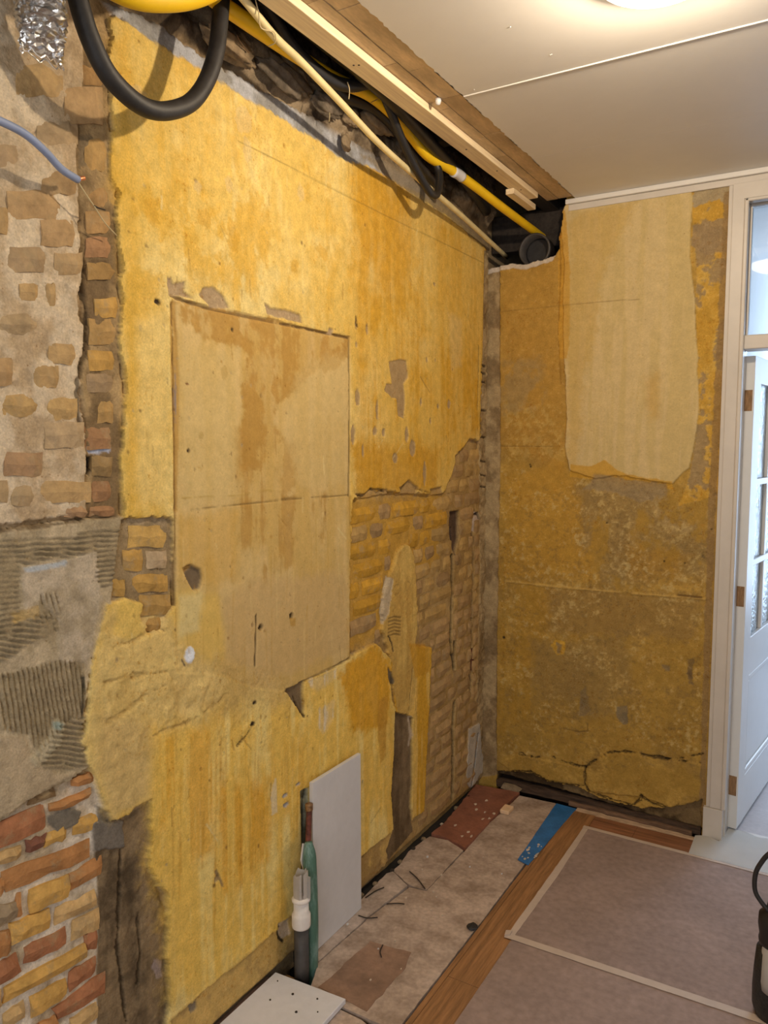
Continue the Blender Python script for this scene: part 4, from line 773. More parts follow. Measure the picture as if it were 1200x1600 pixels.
# the opened strip: brown boards, pine batten, dark joists and floor deck above
def brown(name, x0, x1, y0, y1, z, mt):
    return slab(name, [(x0, y0), (x1, y0), (x1, y1), (x0, y1)], z, z+0.008, mt, HB, 0.0012)
HB = empty('fibreboard_ceiling', (0.32, 1.6, H+0.004)); tag(HB, 'torn-back strip of brown fibreboard squares between pine batten and white ceiling', 'ceiling board')
yA = [0.2, 0.75, 1.18, 1.56, 1.90, 2.095, 2.40, 2.53, 2.80, L-0.02]
for a_, b_ in zip(yA, yA[1:]):
    brown('fibreboard_square', 0.3075, 0.385, a_+0.0012, b_-0.0012, H+0.006+random.uniform(0, 0.002), random.choice([M_hard, M_hard2]))
yB = [0.2, 0.66, 1.10, 1.50, 1.84, 2.10, 2.16, 2.42, 2.60, 2.86, L-0.02]
for a_, b_ in zip(yB, yB[1:]):
    brown('fibreboard_square', 0.255, 0.3045, a_+0.0012, b_-0.0012, H+0.005+random.uniform(0, 0.003), random.choice([M_hard, M_hard2, M_hard2]))
lathe('screw_plug', [(0.001, -0.016), (0.006, -0.014), (0.009, -0.006), (0.009, 0.002)], (0.302, 2.085, H+0.004), M_board, HB, 14)
B = box('pine_batten', 0.207, 0.266, 0.2, 3.03, H-0.018, H+0.004, M_pine, None, 0.002)
tag(B, 'long pale pine batten nailed along the edge of the opened ceiling', 'batten')
for y in (1.75, 1.756, 2.42, 2.66, 2.90): lathe('nail', [(0.0005, -0.002), (0.0028, -0.001), (0.003, 0.001)], (0.236+random.uniform(-.01, .01), y, H-0.018), M_dark, B, 8)
B2 = box('pine_batten', 0.198, 0.232, 2.86, 3.10, H-0.040, H-0.019, M_pine, None, 0.002); tag(B2, 'short pine offcut under the far end of the long batten', 'batten')
J = box('floor_joist', 0.196, 0.262, 0.0, L+0.35, H+0.006, 2.78, M_dark, None, 0.004); tag(J, 'dark old joist running above the pale pine batten', 'joist')
J2 = box('floor_joist', -0.05, 0.34, L+0.13, L+0.20, 2.40, 2.56, M_dark, None, 0.005); tag(J2, 'dark cross joist in the torn-open corner above the pipe socket', 'joist')
J3 = box('floor_joist', 0.03, 0.19, 2.50, 2.56, 2.60, 2.78, M_dark, None, 0.004); tag(J3, 'short dark noggin deep in the ceiling opening', 'joist')
VD = empty('void_deck', (0.1, 1.6, 2.80)); tag(VD, 'dark underside of the floor boards above the ceiling opening', 'floor boards')
for i in range(3): box('deck_board', -0.05+i*0.15, 0.097+i*0.15, -0.2, L+0.6, 2.80, 2.82, M_dark, VD, 0.002)
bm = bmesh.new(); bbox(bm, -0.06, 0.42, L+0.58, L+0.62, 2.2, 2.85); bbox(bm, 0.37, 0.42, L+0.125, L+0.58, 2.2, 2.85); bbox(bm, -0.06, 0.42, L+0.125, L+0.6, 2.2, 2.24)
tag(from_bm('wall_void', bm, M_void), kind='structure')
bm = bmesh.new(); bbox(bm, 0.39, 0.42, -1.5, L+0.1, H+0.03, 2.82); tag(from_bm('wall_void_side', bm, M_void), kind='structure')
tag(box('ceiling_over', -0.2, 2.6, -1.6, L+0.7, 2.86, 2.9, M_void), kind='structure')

# ================================================================== FLOOR
FLO = box('floor', -0.1, 2.55, -1.6, L+0.13, -0.13, -0.10, M_sub); tag(FLO, kind='structure')
def fp(pts, z=0.0): return [fl(p, z) for p in pts]
Z = -0.003
slab('subfloor_board', [(0.115, -1.5), (0.412, -1.5), (0.412, 1.63), (0.30, 1.66), (0.115, 1.665)], Z-0.014, Z-0.002, M_ply, FLO, 0.0)
slab('subfloor_board', fp([(497, 1503), (580, 1430), (640, 1385), (666, 1391), (727, 1328), (760, 1290), (812, 1242), (868, 1254)])+[(0.40, 3.13), (0.407, 2.3), (0.405, 1.67), (0.118, 1.672)], Z-0.014, Z, M_ply, FLO, 0.0012)
slab('subfloor_board', fp([(498, 1501), (490, 1492), (500, 1470), (565, 1404), (604, 1364), (614, 1361), (637, 1383), (578, 1429)]), Z-0.012, Z+0.0015, M_ply2, FLO, 0.0015)
slab('subfloor_board', fp([(614, 1359), (625, 1350), (638, 1330), (662, 1312), (672, 1306), (700, 1312), (724, 1328), (666, 1390), (638, 1381)]), Z-0.014, Z+0.001, M_ply, FLO, 0.0015)
slab('subfloor_board', [(0.13, 1.70), (0.30, 1.69), (0.305, 1.90), (0.285, 1.97), (0.15, 1.95)], Z+0.0003, Z+0.0016, M_plyb, FLO, 0.004)
slab('subfloor_board', [(-0.03, 1.05), (0.10, 1.05), (0.10, 1.66), (-0.03, 1.665)], Z-0.016, Z-0.004, M_plyb, FLO, 0.001)
LN = slab('lino_piece', fp([(742, 1226), (812, 1238), (770, 1278), (727, 1325), (700, 1310), (674, 1302), (690, 1290), (715, 1262)], 0.004), Z-0.006, 0.005, M_lino, None, 0.0025)
tag(LN, 'broken piece of red-brown flooring in the corner by the wall foot', 'flooring')
for i in range(11):
    t_ = random.random(); a_ = random.random(); x = 0.02+0.14*t_; y = 2.66+0.30*a_*(1 if random.random() < 0.8 else 1.5)
    slab('paint_flake', [(x+0.008*math.cos(q)*random.uniform(.3, 1), y+0.012*math.sin(q)*random.uniform(.3, 1)) for q in np.linspace(0, 6.28, 7)[:-1]], 0.0052, 0.0072, M_crumb, LN)
# oak strips around the covered floor
OK = empty('oak_flooring', (0.46, 2.2, 0)); tag(OK, kind='structure'); OK.name = 'floor_oak'
for i, (a_, b_) in enumerate(((-1.5, 0.1), (0.1, 0.8), (0.8, 1.42), (1.42, 1.93), (1.93, 2.74), (2.74, 3.13))):
    box('oak_board', 0.430, 0.528, a_+0.0008, b_-0.0008, -0.014, 0.0, [M_oak, M_oak, M_oak2, M_oak, M_oak, M_oak][i], OK, 0.001)
box('oak_edging', 0.4125, 0.4285, -1.5, 3.12, -0.012, -0.001, M_oak, OK, 0.001)
for (a_, b_) in ((0.529, 0.70), (0.7005, 0.93), (0.9305, 1.30)): box('oak_board', a_, b_, 3.0, 3.125, -0.014, 0.0, M_oak2, OK, 0.001)
box('oak_board', 0.529, 2.5, -1.5, 2.9995, -0.014, -0.002, M_oak, OK)
slab('rotten_edge', [(0.44, 3.126), (0.95, 3.126), (0.95, 3.16), (0.44, 3.165)], -0.014, -0.001, mat('pale_rotten', A(170, 140, 108, .75), 0.9, 0.35, 14, 0.6, 50, stretch=(1, 5, 1)), OK, 0.004)
# old sill timber in the recess below the far plaster
SL = empty('sill_timber', (0.5, L+0.03, 0)); tag(SL, 'dark rotten timber sill in the gap under the cracked far wall', 'timber')
slab('sill_plank', [(0.06, 0.0), (0.93, 0.0), (0.93, 0.028), (0.60, 0.030), (0.30, 0.034), (0.06, 0.030)], L+0.002, L+0.042, M_rot, SL, 0.002, axis=1)
slab('sill_splinter', [(0.40, -0.002), (0.90, -0.006), (0.90, 0.012), (0.40, 0.016)], L-0.012, L-0.0005, mat('sill_brown', A(120, 88, 62), 0.9, 0.4, 14, 0.5, 50, stretch=(1, 5, 5)), SL, 0.002, axis=1)
ST = slab('mortar_chunk', [(0.09, 0.006), (0.13, 0.0), (0.17, 0.002), (0.185, 0.016), (0.15, 0.026), (0.10, 0.026)], L-0.02, L+0.002, M_fluff, None, 0.003, axis=1); tag(ST, 'tan lump of fallen mortar against the dark sill in the corner', 'mortar lump')
BS = slab('blue_strip', [(0.374, 2.635), (0.421, 2.618), (0.4285, 2.80), (0.434, 3.00), (0.441, 3.145), (0.352, 3.15), (0.360, 2.95), (0.368, 2.78)], 0.0005, 0.0028, M_blue, None, 0.001)
tag(BS, 'blue plastic strip stuck on the floor beside the oak plank', 'strip')
for i in range(14):
    x = random.uniform(0.38, 0.425); y = random.uniform(2.64, 2.78); r1 = random.uniform(.003, .010)
    slab('plaster_smear', [(x+r1*math.cos(q)*random.uniform(.4, 1), y+r1*1.6*math.sin(q)*random.uniform(.4, 1)) for q in np.linspace(0, 6.28, 7)[:-1]], 0.0028, 0.0036, M_crumb, BS)
# protective card sheets and tape
def sheet(pts, z, label):
    o = slab('floor_card', pts, z, z+0.0022, M_sheet, None, 0.0008); return tag(o, label, 'floor covering', 'protective card on the floor')
sheet([(0.520, 2.192), (2.40, 2.22), (2.40, 3.002), (0.521, 3.014)], 0.0006, 'grey-brown protective card sheet on the floor nearest the far wall')
sheet([(0.530, -1.40), (2.40, -1.40), (2.40, 2.212), (0.529, 2.184)], 0.0006, 'grey-brown protective card sheet in the lower right, this side of the cross tape')
def tape(pts, label, z=0.0030): return tag(slab('masking_tape', pts, z, z+0.0006, M_tape, None, 0.0008), label, 'tape', 'tape on the card sheets')
tape([(0.508, 2.185), (0.530, 2.20), (0.538, 2.60), (0.534, 3.012), (0.514, 3.015), (0.513, 2.60)], 'tape strip along the card edge beside the oak plank')
tape([(0.512, 2.995), (0.95, 2.990), (2.40, 2.980), (2.40, 3.001), (0.95, 3.010), (0.512, 3.016)], 'tape strip along the card edge facing the far wall', 0.0037)
tape([(0.505, 2.176), (0.85, 2.182), (2.40, 2.205), (2.40, 2.234), (0.85, 2.210), (0.508, 2.203)], 'tape strip across the join between two card sheets', 0.0044)
slab('tape_curl', [(0.505, 2.18), (0.519, 2.19), (0.517, 2.214), (0.500, 2.205)], 0.0046, 0.010, M_tape, bpy.data.objects['masking_tape.002'], 0.0)
# paper at the threshold
bm = bmesh.new(); nx, ny = 34, 18
def paper_z(u_, v_): return 0.0045+0.004*math.sin(u_*9+1)*v_+0.010*max(0, 1-abs(u_-0.10)*9)*max(0, v_-0.35)
g = [[bm.verts.new((0.915+0.60*i/nx, 3.004+j/ny*((0.150 if i < 6 else 0.285)+0.008*math.sin(i*0.9)), paper_z(i/nx, j/ny))) for i in range(nx+1)] for j in range(ny+1)]
for j in range(ny):
    for i in range(nx): bm.faces.new((g[j][i], g[j][i+1], g[j+1][i+1], g[j+1][i]))
r_ = bmesh.ops.solidify(bm, geom=bm.faces[:], thickness=0.0008)
PP = from_bm('paper_sheet', bm, M_paper, None, True); tag(PP, 'white paper sheet crumpled over the doorway threshold', 'paper')

# loose bits on the floor
def chunk(name, c, r, mt, label, cat, seed, flat=0.5):
    rn = random.Random(seed); bm = bmesh.new(); bmesh.ops.create_icosphere(bm, subdivisions=2, radius=1)
    for v_ in bm.verts:
        k_ = 1+0.35*(rn.random()-0.5); v_.co = Vector((v_.co.x*r*k_, v_.co.y*r*1.15*k_, v_.co.z*r*flat*k_))
    zz = min(v_.co.z for v_ in bm.verts); bmesh.ops.translate(bm, verts=bm.verts, vec=(c[0], c[1], c[2]-zz))
    return tag(from_bm(name, bm, mt), label, cat)
chunk('rubble_lump', (*fl((738, 1449)), Z), 0.017, M_blackr, 'small black crumpled scrap on the subfloor beside the oak edge', 'scrap', 3, 0.35)
bm = bmesh.new(); p_ = fl((792, 1267)); bbox(bm, p_[0]-0.02, p_[0]+0.02, p_[1]-0.03, p_[1]+0.03, Z+0.0005, 0.014, 0.003)
tag(from_bm('plaster_piece', bm, mat('tan_piece', A(206, 168, 126, .75), 0.9, 0.1, 20)), 'tan broken piece lying beside the red-brown flooring', 'debris')
for pts, lb in (([(640, 1363), (652, 1374), (664, 1390)], 'dark thin twig by the cracked floorboard end'), ([(571, 1404), (586, 1394), (600, 1388)], 'dark curved splinter near the white panel foot'), ([(596, 1497), (594, 1488), (598, 1478)], 'short bent wire on the brown stained board'), ([(604, 1414), (620, 1413), (632, 1414)], 'thin straight splinter on the pale floorboard'), ([(560, 1432), (574, 1436), (590, 1435)], 'fine pale-brown splinter across the floorboard joint')):
    tag(tube('splinter', [(*fl(p), 0.0035) for p in pts], 0.0019, M_dark, None, 6, 5), lb, 'splinter')
for i in range(26):
    x = random.uniform(0.02, 0.40); y = random.uniform(1.75, 3.05)
    if x < 0.17 and y > 2.55: continue
    r1 = random.uniform(0.002, 0.0045)
    o = slab('plaster_crumb', [(x+r1*math.cos(q), y+r1*math.sin(q)*1.4) for q in np.linspace(0, 6.28, 6)[:-1]], Z+0.001, Z+0.001+r1, random.choice([M_crumb, M_crumb, M_board]))
    tag(o, 'tiny pale plaster crumb on the bare subfloor', 'crumb', 'plaster crumbs on the subfloor')
for i in range(14):                                      # rubble in the slot between wall foot and boards
    y = 1.85+1.25*i/13+random.uniform(-.03, .03); o = chunk('stone_crumb', (random.uniform(-0.012, 0.004), y, -0.012), random.uniform(0.006, 0.012), random.choice([M_fluff, M_dark, M_crumb]), 'small rubble crumb in the gap at the left wall foot', 'rubble', i, 0.8); o['group'] = 'rubble along the wall foot'
box('slot_bed', -0.05, 0.02, 1.8, 3.15, -0.10, -0.012, M_sub, FLO)

# ================================================================== BOARDS AND PIPES AT THE WALL
WBO = slab('white_panel', [wl((487, 1223), 0.03), wl((562, 1177), 0.03), (wl((562, 1177), 0.03)[0]+0.002, 0.0), (wl((487, 1223), 0.03)[0]-0.003, 0.0)], 0.021, 0.034, M_board, None, 0.0, axis=0, bevel=0.0008)
tag(WBO, 'upright off-white panel leaning against the yellow wall beside the pipes', 'panel')
WB2 = slab('white_panel', [(0.0, 1.30), (0.0, 1.668), (0.236, 1.682), (0.236, 1.30)], 0.0, 0.016, M_tile, None, 0.0, bevel=0.0015)
tag(WB2, 'white panel lying flat on the floor at the bottom edge', 'panel')
for (x, y, r1) in ((0.17, 1.64, .003), (0.10, 1.62, .004), (0.06, 1.57, .003), (0.15, 1.57, .004), (0.03, 1.64, .002), (0.20, 1.60, .002)):
    o = slab('grit', [(x+r1*math.cos(q), y+r1*math.sin(q)) for q in np.linspace(0, 6.28, 6)[:-1]], 0.016, 0.018, M_dark); tag(o, 'dark speck of grit on the flat white panel', 'grit', 'grit on the white panel')
# drain stub: grey pipe in a white coupling with a torn cap
PXY = (0.062, 1.712)
DP = empty('drain_pipe', (*PXY, -0.10)); tag(DP, 'dark grey drain stub with white coupling rising from the floor hole', 'pipe')
def pz(py, px=470): return hit(px, py, 0, PXY[0])[2]
z1, z2, z3, z4 = pz(1448), pz(1428), pz(1408), pz(1362)
lathe('grey_pipe', [(0.001, -0.10), (0.0215, -0.10), (0.0215, z1), (0.001, z1)], (*PXY, 0), M_pvcgrey, DP)
lathe('coupling', [(0.022, z1), (0.0265, z1+0.001), (0.0275, z1+0.006), (0.0275, z2-0.002), (0.026, z2+0.002), (0.0225, z2+0.008), (0.0220, z3), (0.020, z3)], (*PXY, 0), M_pvcwhite, DP)
CPL = bpy.data.objects['coupling']
lathe('collar', [(0.020, z3-0.002), (0.0265, z3+0.002), (0.0275, z3+0.008), (0.022, z3+0.014), (0.019, z3+0.014)], (*PXY, 0), M_pvcwhite, CPL)
bm = bmesh.new(); seg = 22; ring0 = []; ring1 = []; ring2 = []
for i in range(seg):
    a_ = 2*math.pi*i/seg+0.6; rr = 0.021+random.uniform(-0.001, 0.001); top = z4+random.uniform(-0.006, 0.004)-(0.012 if 8 < i < 13 else 0)
    ring0.append(bm.verts.new((PXY[0]+rr*math.cos(a_), PXY[1]+rr*math.sin(a_), z3+0.010))); ring1.append(bm.verts.new((PXY[0]+rr*1.03*math.cos(a_), PXY[1]+rr*1.03*math.sin(a_), z3+0.035))); ring2.append(bm.verts.new((PXY[0]+rr*0.98*math.cos(a_), PXY[1]+rr*0.98*math.sin(a_), top)))
for a_, b_ in ((ring0, ring1), (ring1, ring2)):
    for i in range(seg):
        if i in (17,): continue
        bm.faces.new((a_[i], a_[(i+1) % seg], b_[(i+1) % seg], b_[i]))
bmesh.ops.solidify(bm, geom=bm.faces[:], thickness=0.0025)
from_bm('torn_cap', bm, M_pvcwhite, DP)
bm = bmesh.new(); bbox(bm, PXY[0]+0.004, PXY[0]+0.030, PXY[1]+0.003, PXY[1]+0.006, z3+0.014, z4-0.010); from_bm('inner_web', bm, M_silver, bpy.data.objects['torn_cap'])
# green pipe behind it
gp0 = hit(487, 1540, 2, -0.05)
GP = tube('green_pipe', [hit(486, 1545, 2, -0.08), hit(487, 1440, 0, 0.066), hit(484, 1345, 0, 0.050), hit(482, 1316, 0, 0.043)], lambda t_: 0.0200-0.009*max(0, t_-0.7)*3.3, M_green, None, 18, 8); tag(GP, 'chalky green pipe standing behind the drain stub', 'pipe')
RP = empty('copper_pipe', (0.02, 1.83, 0.2)); tag(RP, 'rusty brown capped water pipe beside the upright white panel', 'pipe')
q0 = hit(481, 1340, 0, 0.034); q1 = hit(483, 1264, 0, 0.030)
tube('pipe_shaft', [q0, (q0+q1)/2, q1], 0.0085, M_rust, RP, 14, 4)
tube('pipe_cap', [q1-np.array([0, 0, 0.004]), q1+np.array([0, 0, 0.006]), q1+np.array([0, 0, 0.016])], 0.0115, mat('brass_dirty', A(150, 110, 70), 0.5, 0.4, 60, 0.4, 80, metal=0.3), RP, 8, 3)
PK = slab('plastic_flap', [wl((473, 1318), 0.03), wl((476, 1318), 0.03), wl((480, 1350), 0.03), wl((474, 1360), 0.03), wl((470, 1345), 0.03)], 0.028, 0.032, M_pvcwhite, None, 0.0, axis=0); tag(PK, 'thin whitish plastic sliver at the left of the rusty pipe', 'plastic scrap')
TB = box('timber_scrap', 0.015, 0.05, 1.655, 1.70, -0.04, -0.004, mat('scrap_wood', A(170, 130, 80), 0.8, 0.3, 20, stretch=(1, 6, 1)), None, 0.003); tag(TB, 'small splintered wood block wedged beside the drain stub', 'wood scrap')

# ================================================================== TUBES UNDER THE CEILING
def W3(pts): return [hit(p[0], p[1], 0, p[2]) for p in pts]
def rpx(px, p): P = hit(p[0], p[1], 0, p[2]); return px*((P-CAM)@FW)/F
q = [(108, -60, .115), (122, 0, .115), (140, 58, .115), (166, 112, .115), (200, 150, .115), (232, 170, .115), (264, 173, .115), (298, 160, .115), (322, 128, .115), (337, 84, .115), (343, 40, .11), (348, -20, .10)]
tag(tube('black_hose', W3(q), rpx(14.0, q[6]), M_blackr, None, 18, 8), 'thick black hose hanging in a big loop at the top left', 'hose')
q = [(90, -90, .14), (150, -40, .16), (205, -10, .17), (255, -3, .175), (305, -9, .175), (350, -32, .17), (400, -80, .16)]
tag(tube('yellow_hose', W3(q), rpx(20, q[3]), M_yellow, None, 20, 8), 'fat yellow hose curving along the top edge', 'hose')
q = [(300, -30, .10), (340, 2, .10), (400, 44, .10), (450, 78, .10), (520, 122, .10), (580, 150, .10), (625, 190, .10), (665, 240, .10), (700, 262, .115), (735, 286, .13), (790, 328, .16), (852, 374, .19), (880, 398, .20)]
YP = tube('yellow_conduit', W3(q), lambda t_: 0.0195-0.004*t_, M_yellow, None, 16, 8); tag(YP, 'long yellow conduit running under the opened ceiling to the far corner', 'conduit')
tube('joint_tape', W3([(708, 268, .12), (716, 272, .122), (722, 277, .124)]), 0.0185, M_board, YP, 14, 4)
q = [(350, -36, .17), (382, 0, .17), (430, 58, .168), (470, 96, .162), (530, 158, .15), (590, 222, .13), (650, 276, .10), (720, 336, .065), (792, 402, .03)]
tag(tube('cream_conduit', W3(q), 0.0095, M_cream, None, 12, 8), 'thin cream conduit slanting down along the wall top', 'conduit')
q = [(400, -20, .12), (430, 30, .12), (452, 66, .12), (480, 98, .125), (515, 124, .13), (548, 134, .135), (588, 130, .145), (640, 150, .17), (690, 200, .18)]
tag(tube('black_conduit', W3(q), 0.0165, M_blackp, None, 14, 24, 0.06), 'ribbed black conduit sagging in front of the yellow conduit', 'conduit')
q = [(440, 10, .17), (500, 60, .17), (560, 110, .17), (620, 165, .16), (680, 232, .13), (730, 285, .09), (760, 330, .05)]
tag(tube('black_conduit', W3(q), 0.0205, M_blackp, None, 14, 8), 'thick black conduit running diagonally between the yellow conduit and the pine batten', 'conduit')
q = [(500, 120, .06), (540, 152, .06), (580, 168, .06), (612, 196, .06), (636, 228, .06), (660, 262, .055), (690, 300, .05)]
tag(tube('black_conduit', W3(q), 0.0150, M_blackp, None, 14, 8), 'black conduit lying just below the yellow conduit against the wall', 'conduit')
q = [(600, 150, .13), (612, 178, .13), (628, 218, .13), (648, 260, .13), (664, 288, .13), (674, 303, .13), (682, 304, .128), (686, 290, .12), (686, 270, .11), (680, 252, .10)]
tag(tube('black_conduit', W3(q), 0.0130, M_blackp, None, 12, 8), 'slim black conduit hanging in a narrow bent loop below the yellow conduit', 'conduit')
for pts, lb in (([(398, -5, .185), (404, 20, .183), (408, 44, .180), (428, 50, .182), (430, 66, .17), (420, 72, .15)], 'fine pale wire twisted round the cream conduit near the top'), ([(543, 128, .155), (546, 140, .155), (545, 155, .15)], 'light tie wire wrapped round the ribbed black conduit'), ([(600, 140, .18), (594, 152, .16), (580, 160, .12)], 'thin dark wire hooked over the yellow conduit'), ([(520, 145, .11), (522, 156, .11), (532, 162, .11), (536, 166, .10)], 'small curl of thin wire under the ribbed black conduit'), ([(370, 54, .05), (376, 66, .05), (388, 82, .04)], 'thin loose wire end hanging in front of the rubble'), ([(515, 176, .05), (515, 183, .05), (514, 190, .045)], 'short pale nail sticking out of the rubble')):
    tag(tube('tie_wire', W3(pts), 0.0014, M_wireY if 'pale' in lb or 'light' in lb else M_wire, None, 6, 5), lb, 'wire')
# grey cable with bare ends
GC = empty('grey_cable', hit(60, 225, 0, 0.06)); tag(GC, 'stiff grey-blue cable with bare wire ends in front of the bricks', 'cable')
q = [(-60, 165, .10), (0, 189, .09), (40, 210, .08), (72, 238, .07), (96, 264, .055), (122, 281, .045)]
tube('sheath', W3(q), rpx(6.2, q[3]), M_greycab, GC, 14, 8)
tube('bare_core', W3([(121, 280, .045), (127, 279, .045), (132, 278, .046)]), 0.0042, M_copper, GC, 8, 3)
tube('wire_end', W3([(121, 283, .045), (134, 303, .04), (147, 322, .035), (163, 347, .03), (182, 368, .02)]), 0.0014, M_wireY, GC, 6, 5)
tube('wire_end', W3([(146, 321, .035), (154, 325, .033), (164, 328, .03)]), 0.0018, M_dark, GC, 6, 4)
# foil duct
q0 = hit(62, -60, 0, .13); q1 = hit(66, 88, 0, .13); rD = rpx(36, (64, 60, .13))
pts = [q0+(q1-q0)*i/40 for i in range(41)]
bm = bmesh.new(); tube_bm(bm, pts, rD, 36, False, 0.055)
for v_ in bm.verts:
    f_ = min(1, max(0, (q1[2]+0.055-v_.co.z)/0.055)); v_.co.x = q1[0]+(v_.co.x-q1[0])*(1-0.82*f_)      # pinched flat at its torn end
    v_.co += Vector((random.uniform(-1, 1), random.uniform(-1, 1), random.uniform(-1, 1)))*0.0030
bmesh.ops.solidify(bm, geom=bm.faces[:], thickness=0.001)
DU = from_bm('foil_duct', bm, M_alu, None, False); tag(DU, 'crumpled silver foil air duct hanging at the top left', 'duct')
bm = bmesh.new(); pr = []
for i in range(30):
    a_ = 2*math.pi*i/30; pr.append((q1[0]+0.2*rD*math.cos(a_), q1[1]+rD*1.08*math.sin(a_), q1[2]-0.004+random.uniform(-.006, .006)))
tube_bm(bm, pr+pr[:1], 0.0018, 6, False); from_bm('torn_rim', bm, M_alu, DU)
# drain pipe with socket in the torn corner
pc = hit(838, 392, 1, L+0.03); rs = 24*((pc-CAM)@FW)/F
SP = empty('drain_socket', (pc[0], L+0.03, pc[2]-rs)); tag(SP, 'dark grey drain pipe socket lying in the torn corner under the ceiling', 'pipe')
lathe('socket', [(rs*0.80, 0.30), (rs*0.80, 0.09), (rs, 0.075), (rs, 0.02), (rs*1.05, 0.015), (rs*1.05, 0.0), (rs*0.92, 0.0), (rs*0.92, 0.06), (rs*0.74, 0.07), (rs*0.72, 0.29)], (pc[0], L+0.005, pc[2]), M_pvcgrey, SP, 36, 'y')
lathe('socket_seal', [(rs*0.72, 0.072), (rs*0.90, 0.068), (rs*0.90, 0.060), (rs*0.78, 0.060)], (pc[0], L+0.005, pc[2]), M_blackr, bpy.data.objects['socket'], 36, 'y')
# hanging scraps of wool and rubble along the wall top
def lump(name, c, r, mt, label, cat, seed, grp=None):
    rn = np.random.default_rng(seed); bm = bmesh.new(); bmesh.ops.create_icosphere(bm, subdivisions=4, radius=1)
    co = np.array([v_.co[:] for v_ in bm.verts]); n_ = fbm(co[:, 0]*1.7+seed*3.1+co[:, 2]*0.7, co[:, 1]*1.7+co[:, 2]*1.9, seed, 5, 0.62)
    for v_, nn in zip(bm.verts, n_): v_.co = Vector((c[0]+v_.co.x*r[0]*(0.4+1.2*nn), c[1]+v_.co.y*r[1]*(0.4+1.2*nn), c[2]+v_.co.z*r[2]*(0.4+1.2*nn)))
    o = from_bm(name, bm, mt, None, True); return tag(o, label, cat, grp)
M_rubb = mat('old_rubble', A(112, 96, 76), 1.0, 0.45, 18, 0.8, 60)
for i, (px, py, x, rx, ry, rz, mt, lb) in enumerate(((355, 72, .03, .03, .09, .04, M_fluff, 'brown papery lump of wall rubble right of the hanging hose'), (450, 125, .03, .03, .10, .045, M_rubb, 'grey stony lump of wall rubble behind the cream conduit'), (510, 165, .035, .03, .07, .04, M_rubb, 'craggy lump of rubble above the grey band, mid wall'), (548, 182, .04, .025, .045, .035, M_fluff, 'frayed tan insulation tuft under the cream conduit'), (541, 222, .03, .012, .022, .035, M_fluff, 'small ragged tuft dangling over the yellow plaster'), (590, 190, .045, .03, .08, .04, M_fluff, 'pale tan insulation lump behind the black conduits'), (640, 235, .03, .025, .09, .03, M_rubb, 'flat brown slab of rubble near the hanging conduit loop'))):
    c = hit(px, py, 0, x-0.012); rx *= 0.7; rz *= 0.75; lump('rubble_lump' if mt is M_rubb else 'insulation_tuft', c, (rx, ry, rz), mt, lb, 'rubble' if mt is M_rubb else 'insulation', i+11)

# ================================================================== CEILING LAMP
CL = empty('ceiling_lamp', LAMP); tag(CL, 'glowing white dome lamp on the ceiling at the top edge', 'lamp')
lathe('lamp_base', [(0.001, 0.0), (0.137, 0.0), (0.137, -0.012), (0.135, -0.014), (0.001, -0.014)], LAMP, M_white, CL, 48)
prof = [(0.138, -0.0145)]+[(0.138*math.cos(a_), -0.0145-0.052*math.sin(a_)) for a_ in np.linspace(0.1, math.pi/2-0.02, 12)]
lathe('lamp_dome', prof, LAMP, M_lamp, CL, 48)
bl = bpy.data.lights.new('bulb', 'POINT'); bl.energy = BULB_W; bl.color = LAMP_COL; bl.shadow_soft_size = 0.022
bo = bpy.data.objects.new('bulb', bl); COL.objects.link(bo); bo.location = (LAMP[0], LAMP[1], LAMP[2]-0.034); bo.parent = CL; bo.matrix_parent_inverse = Matrix.Translation(-Vector(LAMP))

# ================================================================== DOOR, FRAME, HALL
FR = empty('door_frame', (0.98, L, 0)); FR.name = 'trim_3'; tag(FR, kind='structure')
def casing(x0, x1, z0, z1, y0, y1, nm='casing', mt=M_trimw, bv=0.0015): return box(nm, x0, x1, y0, y1, z0, z1, mt, FR, bv)
casing(0.948, 0.962, 0.13, 2.497, L-0.008, L+0.02, 'outer_bead'); casing(0.9622, 1.003, 0.13, 2.497, L-0.014, L+0.02); casing(1.0032, DX0, 0.13, 2.44, L-0.020, L+0.02, 'inner_bead', bv=0.004)
casing(0.940, 1.010, 0.0, 0.129, L-0.020, L+0.02, 'plinth_block')
casing(DX1, DX1+0.075, 0.0, 2.497, L-0.014, L+0.02); casing(0.9622, DX1+0.075, 2.4405, 2.498, L-0.0142, L+0.02, 'head_casing'); casing(1.004, DX1, 2.428, 2.440, L-0.020, L+0.02, 'inner_bead', bv=0.004)
box('jamb', 0.986, DX0-0.002, L+0.021, L+0.13, 0, 2.46, M_trimw, FR); box('jamb', DX1, DX1+0.05, L+0.021, L+0.13, 0, 2.46, M_trimw, FR); box('head', 0.986, DX1+0.05, L+0.021, L+0.13, 2.461, 2.51, M_trimw, FR)
box('transom_bar', DX0-0.001, DX1, L+0.0, L+0.10, 1.90, 1.952, M_trimw, FR, 0.004)
box('sash_rail', DX0, DX1, L+0.045, L+0.085, 2.425, 2.46, M_trimw, FR); box('sash_rail', DX0-0.001, DX0+0.006, L+0.045, L+0.085, 1.953, 2.424, M_trimw, FR)
TW = box('window_1', DX0+0.0065, DX1-0.001, L+0.062, L+0.066, 1.9525, 2.4245, M_pane); tag(TW, kind='structure')
